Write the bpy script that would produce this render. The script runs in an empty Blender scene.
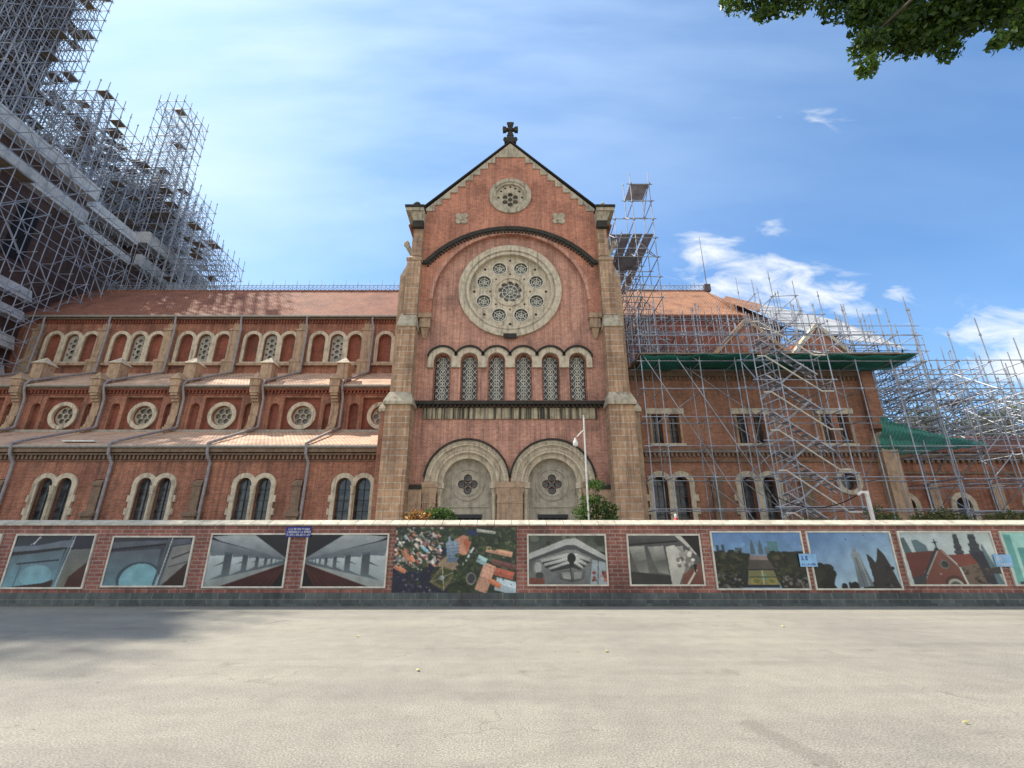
import bpy, bmesh, math, random
import numpy as np
from mathutils import Vector, Matrix
from mathutils.geometry import tessellate_polygon
R = math.radians
random.seed(7)
sc = bpy.context.scene
col = sc.collection

# ------------------------------------------------------------------ camera, sky, sun, exposure
EYE = 1.55
cd = bpy.data.cameras.new('camera'); cam = bpy.data.objects.new('camera', cd); col.objects.link(cam)
cd.sensor_width = 36.0; cd.lens = 470 / 1024 * 36.0; cd.clip_end = 3000; cd.clip_start = .05
cam.location = (0, 0, EYE); cam.rotation_euler = (R(90 + 19), 0, 0)
sc.camera = cam

SUNV = Vector((-.667, .35, 1.0)).normalized()          # towards the sun: up, to the left, a little behind the church
elev = math.asin(SUNV.z)
wd = bpy.data.worlds.new('World'); sc.world = wd; wd.use_nodes = True
nt = wd.node_tree; nt.nodes.clear()
N = nt.nodes.new; Lk = nt.links.new
def nd(tree, typ, **kw):
    n = tree.nodes.new(typ)
    for k, v in kw.items(): setattr(n, k, v)
    return n
def mth(tree, op, a, b=None, c=None, clamp=False):
    n = tree.nodes.new('ShaderNodeMath'); n.operation = op; n.use_clamp = clamp
    for i, v in enumerate((a, b, c)):
        if v is None: continue
        if isinstance(v, (int, float)): n.inputs[i].default_value = v
        else: tree.links.new(v, n.inputs[i])
    return n.outputs[0]
sky = nd(nt, 'ShaderNodeTexSky', sky_type='NISHITA', sun_disc=False)
sky.sun_elevation = elev; sky.sun_rotation = math.atan2(SUNV.x, SUNV.y)
sky.air_density = 1.0; sky.dust_density = .35; sky.ozone_density = 1.6; sky.altitude = 10
tc = N('ShaderNodeTexCoord'); sx = N('ShaderNodeSeparateXYZ'); Lk(tc.outputs['Generated'], sx.inputs[0])
ysafe = mth(nt, 'MAXIMUM', sx.outputs[1], .02)
U = mth(nt, 'DIVIDE', sx.outputs[0], ysafe); V = mth(nt, 'DIVIDE', sx.outputs[2], ysafe)
cmb = N('ShaderNodeCombineXYZ'); Lk(U, cmb.inputs[0]); Lk(V, cmb.inputs[1])
nz = nd(nt, 'ShaderNodeTexNoise'); nz.inputs['Scale'].default_value = 7.5; nz.inputs['Detail'].default_value = 10; nz.inputs['Roughness'].default_value = .60
nz.inputs['Distortion'].default_value = .5
mp = N('ShaderNodeMapping'); mp.inputs['Rotation'].default_value = (0, 0, R(-28)); mp.inputs['Scale'].default_value = (1, 2.2, 1)
Lk(cmb.outputs[0], mp.inputs[0]); Lk(mp.outputs[0], nz.inputs[0])
mask = None
for (u, v, a, b, w) in ((.49, .70, .085, .05, .9), (.57, .645, .07, .03, .7), (.655, .76, .05, .03, .6), (.62, .60, .17, .065, 1.15), (.75, .59, .10, .05, .9),
                        (1.22, .43, .17, .085, 1.25), (.93, .575, .08, .03, .65), (-.35, .845, .05, .06, .35), (.80, 1.13, .16, .05, .4), (.75, .53, .3, .04, .55)):
    du = mth(nt, 'DIVIDE', mth(nt, 'SUBTRACT', U, u), a); dv = mth(nt, 'DIVIDE', mth(nt, 'SUBTRACT', V, v), b)
    d2 = mth(nt, 'ADD', mth(nt, 'MULTIPLY', du, du), mth(nt, 'MULTIPLY', dv, dv))
    g = mth(nt, 'MULTIPLY', mth(nt, 'EXPONENT', mth(nt, 'MULTIPLY', d2, -.7)), w)
    mask = g if mask is None else mth(nt, 'MAXIMUM', mask, g)
shp = mth(nt, 'ADD', mth(nt, 'MULTIPLY', mth(nt, 'SUBTRACT', nz.outputs[0], .5), 2.6), mth(nt, 'SUBTRACT', mask, .42))
cl = mth(nt, 'MULTIPLY', mth(nt, 'MULTIPLY', shp, 1.35, clamp=True), mth(nt, 'MULTIPLY', mask, 1.8, clamp=True), clamp=True)
front = mth(nt, 'GREATER_THAN', sx.outputs[1], .05)
cl = mth(nt, 'MULTIPLY', mth(nt, 'SMOOTH_MIN', cl, .88, .2), front, clamp=True)
# thin high haze all over, denser towards the sun
sunc = nd(nt, 'ShaderNodeVectorMath', operation='DOT_PRODUCT'); Lk(tc.outputs['Generated'], sunc.inputs[0]); sunc.inputs[1].default_value = SUNV
sp = mth(nt, 'POWER', mth(nt, 'MAXIMUM', sunc.outputs['Value'], 0.0), 3.2)
nz2 = nd(nt, 'ShaderNodeTexNoise'); nz2.inputs['Scale'].default_value = 1.7; nz2.inputs['Detail'].default_value = 5; nz2.inputs['Roughness'].default_value = .5
mp2 = N('ShaderNodeMapping'); mp2.inputs['Rotation'].default_value = (0, 0, R(35)); mp2.inputs['Scale'].default_value = (.55, 1.7, 1)
Lk(cmb.outputs[0], mp2.inputs[0]); Lk(mp2.outputs[0], nz2.inputs[0])
veil = mth(nt, 'MULTIPLY', mth(nt, 'ADD', mth(nt, 'MULTIPLY', sp, .80), .10), mth(nt, 'ADD', mth(nt, 'MULTIPLY', nz2.outputs[0], 2.8), -.65), clamp=True)
mx1 = nd(nt, 'ShaderNodeMixRGB'); Lk(veil, mx1.inputs[0]); mx1.inputs[2].default_value = (3.9, 5.0, 6.2, 1)
mx2 = nd(nt, 'ShaderNodeMixRGB'); Lk(cl, mx2.inputs[0]); mx2.inputs[2].default_value = (5.0, 5.2, 5.35, 1)
tint = nd(nt, 'ShaderNodeMixRGB', blend_type='MULTIPLY'); tint.inputs[0].default_value = 1; tint.inputs[2].default_value = (.66, .93, 1.12, 1)
Lk(sky.outputs[0], tint.inputs[1]); Lk(tint.outputs[0], mx1.inputs[1]); Lk(mx1.outputs[0], mx2.inputs[1])
# bright cloud added out of view behind the street, to fill the shaded facade
back = mth(nt, 'MULTIPLY', mth(nt, 'SUBTRACT', mth(nt, 'MULTIPLY', sx.outputs[1], -1.0), .15), 3.0, clamp=True)
nz3 = nd(nt, 'ShaderNodeTexNoise'); nz3.inputs['Scale'].default_value = 2.2; nz3.inputs['Detail'].default_value = 6; Lk(tc.outputs['Generated'], nz3.inputs[0])
bk = mth(nt, 'MULTIPLY', back, mth(nt, 'MULTIPLY', mth(nt, 'SUBTRACT', nz3.outputs[0], .25), 3.0, clamp=True), clamp=True)
mx3 = nd(nt, 'ShaderNodeMixRGB'); Lk(bk, mx3.inputs[0]); Lk(mx2.outputs[0], mx3.inputs[1]); mx3.inputs[2].default_value = (6.6, 6.3, 5.9, 1)
bg = N('ShaderNodeBackground'); bg.inputs[1].default_value = .105; Lk(mx3.outputs[0], bg.inputs[0])
wo = N('ShaderNodeOutputWorld'); Lk(bg.outputs[0], wo.inputs[0])

sd = bpy.data.lights.new('sun', 'SUN'); sun = bpy.data.objects.new('sun', sd); col.objects.link(sun)
sd.energy = 3.9; sd.angle = R(.53); sd.color = (1, .91, .78)
sun.rotation_euler = SUNV.to_track_quat('Z', 'Y').to_euler()
sc.view_settings.view_transform = 'Standard'; sc.view_settings.look = 'None'
sc.view_settings.exposure = 1.0; sc.view_settings.gamma = 1; sc.view_settings.use_curve_mapping = False

# ------------------------------------------------------------------ materials
MATS = {}
def newmat(name, rough=.85, metal=0.0, spec=.3):
    m = bpy.data.materials.new(name); m.use_nodes = True
    b = m.node_tree.nodes['Principled BSDF']; b.inputs['Roughness'].default_value = rough
    b.inputs['Metallic'].default_value = metal; b.inputs['Specular IOR Level'].default_value = spec
    MATS[name] = m
    return m, m.node_tree, b
def noise(t, vec, scale, detail=4, rough=.6, dist=0):
    n = t.nodes.new('ShaderNodeTexNoise'); n.inputs['Scale'].default_value = scale; n.inputs['Detail'].default_value = detail
    n.inputs['Roughness'].default_value = rough; n.inputs['Distortion'].default_value = dist
    if vec is not None: t.links.new(vec, n.inputs[0])
    return n.outputs[0]
def ramp(t, fac, stops):
    n = t.nodes.new('ShaderNodeValToRGB'); cr = n.color_ramp
    while len(cr.elements) < len(stops): cr.elements.new(.5)
    for e, (p, c) in zip(cr.elements, stops):
        e.position = p; e.color = (*c, 1) if len(c) == 3 else c
    t.links.new(fac, n.inputs[0]); return n.outputs[0]
def mix(t, fac, a, b, mode='MIX'):
    n = t.nodes.new('ShaderNodeMixRGB'); n.blend_type = mode
    for i, v in enumerate((fac, a, b)):
        if isinstance(v, (int, float)): n.inputs[i].default_value = v
        elif isinstance(v, tuple): n.inputs[i].default_value = (*v, 1) if len(v) == 3 else v
        else: t.links.new(v, n.inputs[i])
    return n.outputs[0]
def bump(t, b, h, dist=.01, s=.6):
    n = t.nodes.new('ShaderNodeBump'); n.inputs['Distance'].default_value = dist; n.inputs['Strength'].default_value = s
    t.links.new(h, n.inputs['Height']); t.links.new(n.outputs[0], b.inputs['Normal'])
def objco(t):
    return t.nodes.new('ShaderNodeTexCoord').outputs['Object']
def wallco(t, sz=1.0):
    """(x+y, z) of the object's own space: brick courses run level round every face"""
    s = t.nodes.new('ShaderNodeSeparateXYZ'); t.links.new(objco(t), s.inputs[0])
    c = t.nodes.new('ShaderNodeCombineXYZ'); t.links.new(mth(t, 'ADD', s.outputs[0], s.outputs[1]), c.inputs[0]); t.links.new(s.outputs[2], c.inputs[1])
    return c.outputs[0], s
def streaks(t, sx_, sz_, scale=1.0):
    m_ = t.nodes.new('ShaderNodeMapping'); m_.inputs['Scale'].default_value = (sx_, sx_, sz_); t.links.new(objco(t), m_.inputs[0])
    return noise(t, m_.outputs[0], scale, 4, .6)
def brickmat(name, c1, c2, mortar, bw, rh, ms=.012, dirt=.5, stripe=.25, rough=.9):
    m, t, b = newmat(name, rough)
    v, s = wallco(t)
    br = t.nodes.new('ShaderNodeTexBrick'); t.links.new(v, br.inputs[0])
    br.inputs['Color1'].default_value = (*c1, 1); br.inputs['Color2'].default_value = (*c2, 1); br.inputs['Mortar'].default_value = (*mortar, 1)
    br.inputs['Scale'].default_value = 1; br.inputs['Brick Width'].default_value = bw; br.inputs['Row Height'].default_value = rh
    br.inputs['Mortar Size'].default_value = ms; br.inputs['Mortar Smooth'].default_value = .3; br.inputs['Bias'].default_value = -.1
    big = noise(t, objco(t), .55, 6, .65)
    c = mix(t, .85, br.outputs[0], ramp(t, big, [(.28, (.50, .48, .50)), (.5, (1, 1, 1)), (.72, (1.3, 1.28, 1.2))]), 'MULTIPLY')
    fine = noise(t, objco(t), 5, 3, .6)
    c = mix(t, .6, c, ramp(t, fine, [(.3, (.72, .72, .72)), (.7, (1.2, 1.2, 1.2))]), 'MULTIPLY')
    st = streaks(t, 6.5, .22, 1.0)
    c = mix(t, stripe, c, ramp(t, st, [(.35, (.45, .42, .42)), (.55, (1, 1, 1)), (.8, (1.35, 1.3, 1.25))]), 'MULTIPLY')
    dk = streaks(t, 1.1, .3, 1.6)
    c = mix(t, ramp(t, dk, [(.54, (0, 0, 0)), (.76, (dirt, dirt, dirt))]), c, (.07, .06, .055))
    t.links.new(c, b.inputs['Base Color'])
    bump(t, b, mth(t, 'ADD', mth(t, 'MULTIPLY', br.outputs['Fac'], -1.0), mth(t, 'MULTIPLY', fine, .7)), .012, .8)
    return m
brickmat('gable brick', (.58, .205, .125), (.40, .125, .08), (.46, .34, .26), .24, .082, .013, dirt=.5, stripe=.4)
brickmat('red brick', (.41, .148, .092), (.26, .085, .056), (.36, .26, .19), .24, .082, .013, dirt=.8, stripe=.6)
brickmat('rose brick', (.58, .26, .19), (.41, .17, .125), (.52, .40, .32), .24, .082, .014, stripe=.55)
brickmat('deep brick', (.34, .10, .065), (.25, .075, .05), (.20, .12, .09), .23, .078, .010)
brickmat('warm brick', (.39, .165, .105), (.27, .11, .07), (.36, .28, .2), .23, .078, .010)
brickmat('shaded tower brick', (.10, .055, .05), (.06, .035, .035), (.07, .06, .055), .3, .1, .012)  # brick colour darkened to paint in the dimness behind the scaffolding
brickmat('wall brick', (.31, .125, .10), (.20, .085, .075), (.33, .25, .22), .31, .105, .017, dirt=.6, stripe=.4)
brickmat('grey plinth blocks', (.12, .14, .14), (.075, .09, .092), (.19, .19, .18), .6, .17, .016, dirt=.6, stripe=.4)
brickmat('ashlar', (.46, .30, .195), (.34, .215, .135), (.52, .44, .35), .85, .36, .024, dirt=.5, stripe=.6)

def stonemat(name, c, dark, amt=.5, sc_=3.0, lines=False, drip=.0):
    m, t, b = newmat(name, .9)
    n = noise(t, objco(t), sc_, 6, .65)
    k = ramp(t, n, [(.3, tuple(x * .62 for x in c)), (.52, c), (.75, tuple(min(1, x * 1.18) for x in c))])
    st = streaks(t, 4.0, .35, 1.3)
    k = mix(t, ramp(t, st, [(.5, (0, 0, 0)), (.74, (amt,) * 3)]), k, dark)
    if drip:
        st2 = streaks(t, 5.5, .12, 1.0)
        k = mix(t, ramp(t, st2, [(.42, (0, 0, 0)), (.6, (drip,) * 3)]), k, (.03, .03, .026))
    t.links.new(k, b.inputs['Base Color']); bump(t, b, noise(t, objco(t), 18, 4, .6), .02, .5)
    return m
stonemat('cream stone', (.56, .49, .375), (.13, .11, .085), .75)
stonemat('weathered stone', (.44, .39, .30), (.08, .07, .055), .85)
stonemat('dripping stone', (.44, .38, .27), (.07, .06, .05), .6, drip=.95)
stonemat('grey stone', (.36, .34, .29), (.10, .09, .08), .5)
stonemat('tan stone', (.42, .30, .205), (.12, .09, .07), .75)
stonemat('mossy dark stone', (.045, .042, .036), (.015, .015, .012), .6)
stonemat('brown cornice', (.22, .155, .11), (.07, .05, .04), .5)
stonemat('pale cap tile', (.50, .465, .375), (.20, .18, .14), .6)
stonemat('tympanum plaster', (.40, .37, .30), (.14, .12, .10), .5)
stonemat('canvas', (.50, .52, .54), (.28, .29, .31), .45, 1.2)
stonemat('plank', (.20, .165, .13), (.08, .07, .06), .6)
stonemat('dark void', (.012, .013, .016), (.006, .006, .007), .3)
stonemat('copper green', (.16, .15, .12), (.06, .06, .05), .5)

def tilemat(name, c1, c2, row=.3, w=.24):
    m, t, b = newmat(name, .85)
    s = t.nodes.new('ShaderNodeSeparateXYZ'); t.links.new(objco(t), s.inputs[0])
    c = t.nodes.new('ShaderNodeCombineXYZ'); t.links.new(s.outputs[0], c.inputs[0])
    t.links.new(mth(t, 'ADD', s.outputs[1], s.outputs[2]), c.inputs[1])
    br = t.nodes.new('ShaderNodeTexBrick'); t.links.new(c.outputs[0], br.inputs[0])
    br.inputs['Color1'].default_value = (*c1, 1); br.inputs['Color2'].default_value = (*c2, 1); br.inputs['Mortar'].default_value = (*(x * .45 for x in c2), 1)
    br.inputs['Scale'].default_value = 1; br.inputs['Brick Width'].default_value = w; br.inputs['Row Height'].default_value = row; br.inputs['Mortar Size'].default_value = .025
    br.inputs['Mortar Smooth'].default_value = .6
    big = noise(t, objco(t), .5, 6, .7)
    k = mix(t, 1, br.outputs[0], ramp(t, big, [(.3, (.6, .58, .58)), (.5, (1, 1, 1)), (.72, (1.25, 1.2, 1.1))]), 'MULTIPLY')
    t.links.new(k, b.inputs['Base Color'])
    bump(t, b, mth(t, 'MULTIPLY', br.outputs['Fac'], -1.0), .03, .9)
    return m
tilemat('clay roof tile', (.33, .145, .095), (.24, .10, .065))
tilemat('dusty roof tile', (.66, .46, .34), (.50, .33, .235))
tilemat('new roof tile', (.52, .27, .16), (.40, .20, .12))

def plain(name, c, rough=.6, metal=0, var=.25, scale=4.0, spec=.4):
    m, t, b = newmat(name, rough, metal, spec)
    n = noise(t, objco(t), scale, 5, .6)
    k = ramp(t, n, [(.3, tuple(x * (1 - var) for x in c)), (.7, tuple(min(1, x * (1 + var)) for x in c))])
    t.links.new(k, b.inputs['Base Color']); return m
plain('galvanised steel', (.30, .32, .36), .5, .5, .4, 1.2)
plain('weathered steel', (.29, .32, .38), .6, .35, .35, .8)
plain('rusty steel', (.20, .15, .13), .7, .3, .4, 1.5)
plain('white paint', (.66, .66, .63), .5)
plain('lead pipe', (.27, .255, .27), .6, .1)
plain('gutter metal', (.30, .29, .26), .6, .3)
plain('came lattice', (.55, .54, .47), .7)
plain('iron grille', (.10, .085, .08), .6, .3)
plain('dark frame', (.02, .022, .025), .5)
plain('bark', (.10, .075, .055), .95, 0, .4, 6)
plain('black rubber', (.012, .012, .012), .6)
plain('red enamel', (.45, .04, .04), .4)
plain('blue enamel', (.012, .025, .22), .35)
plain('pale blue enamel', (.22, .42, .66), .4)
plain('ochre petal', (.70, .42, .06), .6)
plain('red petal', (.50, .12, .05), .6)
plain('yellow leaf', (.62, .55, .22), .7)
plain('fixing cream', (.55, .52, .45), .5)
m, t, b = newmat('leaded glass', .12, 0, .5); b.inputs['Base Color'].default_value = (.035, .045, .055, 1)
t.links.new(ramp(t, noise(t, objco(t), 2.2, 3, .5), [(.35, (.02, .022, .028)), (.65, (.085, .10, .11))]), b.inputs['Base Color'])
m, t, b = newmat('grey leaded glass', .3, 0, .5)
t.links.new(ramp(t, noise(t, objco(t), 4.5, 3, .5), [(.3, (.09, .09, .085)), (.7, (.22, .22, .20))]), b.inputs['Base Color'])
def netmat(name, c):
    m, t, b = newmat(name, .7)
    w = t.nodes.new('ShaderNodeTexWave'); w.wave_type = 'BANDS'; w.bands_direction = 'X'; w.inputs['Scale'].default_value = 1.6; w.inputs['Distortion'].default_value = 2.5
    t.links.new(objco(t), w.inputs[0])
    t.links.new(ramp(t, w.outputs[0], [(.2, tuple(x * .55 for x in c)), (.8, c)]), b.inputs['Base Color'])
    tr = t.nodes.new('ShaderNodeBsdfTranslucent'); tr.inputs[0].default_value = (*c, 1)
    tp = t.nodes.new('ShaderNodeBsdfTransparent'); ms1 = t.nodes.new('ShaderNodeMixShader'); ms2 = t.nodes.new('ShaderNodeMixShader')
    ms1.inputs[0].default_value = .5; ms2.inputs[0].default_value = .30
    t.links.new(b.outputs[0], ms1.inputs[1]); t.links.new(tr.outputs[0], ms1.inputs[2]); t.links.new(ms1.outputs[0], ms2.inputs[1]); t.links.new(tp.outputs[0], ms2.inputs[2])
    t.links.new(ms2.outputs[0], t.nodes['Material Output'].inputs[0])
netmat('green netting', (.06, .33, .27))
netmat('sunlit green netting', (.14, .50, .42))  # lighter copy of the net, sunlight put into its green
def leafmat(name, stops, trans=.35):
    m, t, b = newmat(name, .45)
    g = t.nodes.new('ShaderNodeNewGeometry')
    k = ramp(t, g.outputs['Random Per Island'], stops); t.links.new(k, b.inputs['Base Color'])
    tr = t.nodes.new('ShaderNodeBsdfTranslucent'); t.links.new(mix(t, 1, k, (1.5, 1.7, .5), 'MULTIPLY'), tr.inputs[0])
    ms = t.nodes.new('ShaderNodeMixShader'); ms.inputs[0].default_value = trans
    t.links.new(b.outputs[0], ms.inputs[1]); t.links.new(tr.outputs[0], ms.inputs[2]); t.links.new(ms.outputs[0], t.nodes['Material Output'].inputs[0])
leafmat('tree leaf', [(0, (.022, .045, .010)), (.6, (.045, .085, .018)), (1, (.10, .15, .03))])
leafmat('shrub leaf', [(0, (.025, .06, .02)), (.6, (.05, .10, .03)), (1, (.10, .16, .05))])
leafmat('olive leaf', [(0, (.06, .07, .025)), (.6, (.10, .11, .04)), (1, (.17, .16, .07))])
leafmat('croton leaf', [(0, (.05, .07, .02)), (.4, (.10, .09, .03)), (.62, (.42, .11, .05)), (.85, (.55, .22, .06)), (1, (.62, .50, .16))], .15)
# road
m, t, b = newmat('road asphalt', .82, 0, .35)
co = objco(t)
g1 = noise(t, co, 55, 3, .7); g2 = noise(t, co, .35, 6, .6); g3 = noise(t, co, 3.0, 5, .65)
c = ramp(t, g1, [(.34, (.15, .142, .12)), (.5, (.272, .257, .215)), (.66, (.39, .37, .315))])
c = mix(t, .9, c, ramp(t, g2, [(.3, (.80, .80, .82)), (.55, (1, 1, 1)), (.75, (1.12, 1.10, 1.06))]), 'MULTIPLY')
c = mix(t, .55, c, ramp(t, g3, [(.3, (.78, .78, .80)), (.6, (1.05, 1.05, 1.05))]), 'MULTIPLY')
mpv = t.nodes.new('ShaderNodeMapping'); mpv.inputs['Scale'].default_value = (.10, 1.4, 1); t.links.new(co, mpv.inputs[0])
c = mix(t, .55, c, ramp(t, noise(t, mpv.outputs[0], 1.0, 5, .6), [(.35, (.84, .84, .85)), (.6, (1.06, 1.06, 1.05))]), 'MULTIPLY')
spot = noise(t, co, 1.15, 6, .72, .6)
c = mix(t, ramp(t, spot, [(.60, (0, 0, 0)), (.70, (.6, .6, .6))]), c, (.12, .11, .095))
mpq = t.nodes.new('ShaderNodeMapping'); mpq.inputs['Scale'].default_value = (.35, 1, 1); mpq.inputs['Rotation'].default_value = (0, 0, R(14)); t.links.new(co, mpq.inputs[0])
c = mix(t, ramp(t, noise(t, mpq.outputs[0], .9, 7, .68, .8), [(.55, (0, 0, 0)), (.68, (.38, .38, .38))]), c, (.15, .14, .12))
oil = noise(t, co, 9, 2, .5)
c = mix(t, ramp(t, oil, [(.73, (0, 0, 0)), (.76, (.6, .6, .6))]), c, (.09, .085, .075))
# one long worn scar running towards the lower right
sp_ = t.nodes.new('ShaderNodeSeparateXYZ'); t.links.new(co, sp_.inputs[0])
wob = mth(t, 'MULTIPLY', mth(t, 'SUBTRACT', noise(t, co, 3.0, 5, .7), .5), .9)
ln = mth(t, 'ADD', mth(t, 'ABSOLUTE', mth(t, 'ADD', mth(t, 'ADD', mth(t, 'MULTIPLY', sp_.outputs[1], .23), sp_.outputs[0]), mth(t, 'ADD', mth(t, 'MULTIPLY', wob, .45), -3.36))), 0.0)
rng_ = mth(t, 'ABSOLUTE', mth(t, 'SUBTRACT', sp_.outputs[1], 4.65))
msk = mth(t, 'MULTIPLY', mth(t, 'LESS_THAN', mth(t, 'ADD', ln, mth(t, 'MULTIPLY', mth(t, 'SUBTRACT', g1, .5), .35)), .11), mth(t, 'LESS_THAN', mth(t, 'ADD', rng_, wob), .55))
c = mix(t, mth(t, 'MULTIPLY', msk, mth(t, 'MULTIPLY', g3, .75)), c, (.13, .12, .10))
vor = t.nodes.new('ShaderNodeTexVoronoi'); vor.feature = 'DISTANCE_TO_EDGE'; vor.inputs['Scale'].default_value = .33
mpw = t.nodes.new('ShaderNodeVectorMath'); mpw.operation = 'ADD'; t.links.new(co, mpw.inputs[0])
nn = t.nodes.new('ShaderNodeTexNoise'); nn.inputs['Scale'].default_value = 1.6; nn.inputs['Detail'].default_value = 6; t.links.new(co, nn.inputs[0])
t.links.new(nn.outputs['Color'], mpw.inputs[1]); t.links.new(mpw.outputs[0], vor.inputs[0])
crk = mth(t, 'MULTIPLY', mth(t, 'LESS_THAN', vor.outputs['Distance'], .0035), mth(t, 'GREATER_THAN', g2, .52))
c = mix(t, mth(t, 'MULTIPLY', crk, .32), c, (.09, .08, .07))
t.links.new(c, b.inputs['Base Color']); bump(t, b, mth(t, 'ADD', g1, mth(t, 'MULTIPLY', g3, .4)), .012, .7)
plain('dry ground', (.20, .18, .13), .95, 0, .35, .8)
plain('paving', (.30, .28, .24), .9, 0, .25, 2)
# print: colour comes from the printed pixels of the poster
m, t, b = newmat('photo print', .32, 0, .45)
at = t.nodes.new('ShaderNodeAttribute'); at.attribute_name = 'print'; t.links.new(at.outputs['Color'], b.inputs['Base Color'])
M = MATS

# ------------------------------------------------------------------ mesh helpers
class MB:
    def __init__(s): s.v = []; s.f = []
    def add(s, vs, fs):
        o = len(s.v); s.v += [tuple(v) for v in vs]; s.f += [tuple(i + o for i in f) for f in fs]; return s
    def box(s, x0, x1, y0, y1, z0, z1):
        vs = [(x, y, z) for z in (z0, z1) for y in (y0, y1) for x in (x0, x1)]
        return s.add(vs, [(0, 2, 3, 1), (4, 5, 7, 6), (0, 1, 5, 4), (2, 6, 7, 3), (0, 4, 6, 2), (1, 3, 7, 5)])
    def hexa(s, b, t):   # bottom four, top four corners in the same winding
        return s.add(list(b) + list(t), [(3, 2, 1, 0), (4, 5, 6, 7), (0, 1, 5, 4), (1, 2, 6, 5), (2, 3, 7, 6), (3, 0, 4, 7)])
    def plate(s, outer, holes, y0, y1, back=True, mat=None):
        """outline in x,z with holes, standing between depth y0 (front) and y1"""
        loops = [list(outer)] + [list(h) for h in holes]
        def area(l): return sum(a[0] * b[1] - b[0] * a[1] for a, b in zip(l, l[1:] + l[:1]))
        for i, l in enumerate(loops):
            if (area(l) > 0) != (i == 0): l.reverse()
        flat = [p for l in loops for p in l]; n = len(flat)
        tris = tessellate_polygon([[Vector((p[0], p[1], 0)) for p in l] for l in loops])
        fs = []
        for tr in tris:
            a, b_, c_ = [flat[i] for i in tr]
            if (b_[0] - a[0]) * (c_[1] - a[1]) - (b_[1] - a[1]) * (c_[0] - a[0]) < 0: tr = (tr[0], tr[2], tr[1])
            fs.append(tuple(tr))
            if back: fs.append(tuple(n + i for i in (tr[0], tr[2], tr[1])))
        o = 0
        for l in loops:
            k = len(l)
            for i in range(k):
                j = (i + 1) % k; fs.append((o + i, n + o + i, n + o + j, o + j))
            o += k
        return s.add([(p[0], y0, p[1]) for p in flat] + [(p[0], y1, p[1]) for p in flat], fs)
    def tube(s, p, q, r, n=6, r2=None, cap=True):
        p = Vector(p); q = Vector(q); d = q - p
        if d.length < 1e-6: return s
        d.normalize(); a = d.orthogonal().normalized(); b_ = d.cross(a); r2 = r if r2 is None else r2
        vs = []
        for c_, rr in ((p, r), (q, r2)):
            for i in range(n):
                th = 2 * math.pi * i / n; vs.append(c_ + (a * math.cos(th) + b_ * math.sin(th)) * rr)
        fs = [(i, (i + 1) % n, n + (i + 1) % n, n + i) for i in range(n)]
        if cap: fs += [tuple(range(n - 1, -1, -1)), tuple(range(n, 2 * n))]
        return s.add(vs, fs)
    def path(s, pts, r, n=7):
        for a, b_ in zip(pts, pts[1:]): s.tube(a, b_, r, n)
        for p in pts[1:-1]: s.ball(p, r * 1.12)
        return s
    def ball(s, c, r, n=8, sz=1.0):
        vs = [(c[0], c[1], c[2] + r * sz)]; m_ = 5
        for i in range(1, m_):
            ph = math.pi * i / m_
            for j in range(n):
                th = 2 * math.pi * j / n; vs.append((c[0] + r * math.sin(ph) * math.cos(th), c[1] + r * math.sin(ph) * math.sin(th), c[2] + r * sz * math.cos(ph)))
        vs.append((c[0], c[1], c[2] - r * sz)); L = len(vs) - 1
        fs = [(0, 1 + j, 1 + (j + 1) % n) for j in range(n)]
        for i in range(m_ - 2):
            for j in range(n):
                a = 1 + i * n + j; b_ = 1 + i * n + (j + 1) % n; fs.append((a, a + n, b_ + n, b_))
        fs += [(1 + (m_ - 2) * n + (j + 1) % n, 1 + (m_ - 2) * n + j, L) for j in range(n)]
        return s.add(vs, fs)
    def lathe(s, c, prof, n=16):
        vs = []; k = len(prof)
        for r, z in prof:
            for j in range(n):
                th = 2 * math.pi * j / n; vs.append((c[0] + r * math.cos(th), c[1] + r * math.sin(th), c[2] + z))
        fs = [(i * n + j, i * n + (j + 1) % n, (i + 1) * n + (j + 1) % n, (i + 1) * n + j) for i in range(k - 1) for j in range(n)]
        fs += [tuple(range(n - 1, -1, -1)), tuple((k - 1) * n + j for j in range(n))]
        return s.add(vs, fs)
    def build(s, name, mat, parent=None, smooth=False):
        me = bpy.data.meshes.new(name); me.from_pydata(s.v, [], s.f); me.update()
        me.materials.append(M[mat] if isinstance(mat, str) else mat)
        if smooth: me.polygons.foreach_set('use_smooth', [True] * len(me.polygons))
        o = bpy.data.objects.new(name, me); col.objects.link(o)
        if parent is not None:
            o.parent = parent; o.matrix_parent_inverse = PINV[root(parent).name]
        return o
PINV = {}
def root(o):
    while o.parent: o = o.parent
    return o
def thing(name, label, cat, loc=(0, 0, 0), group=None):
    o = bpy.data.objects.new(name, None); col.objects.link(o); o.location = loc; o.empty_display_size = .3
    o['label'] = label; o['category'] = cat
    if group: o['group'] = group
    PINV[o.name] = Matrix.Translation(loc).inverted()
    return o
_b = MB.build
def build(s, name, mat, parent=None, smooth=False, **kw):
    o = _b(s, name, mat, None, smooth)
    if parent is not None:
        o.parent = parent
        if parent.parent is None and parent.name in PINV: o.matrix_parent_inverse = PINV[parent.name]   # meshes keep world coordinates
    for k, v in kw.items(): o[k] = v
    return o
MB.build = build
def tag(o, label, cat, group=None):
    o['label'] = label; o['category'] = cat
    if group: o['group'] = group
    return o
def struct(o): o['kind'] = 'structure'; return o

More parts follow.
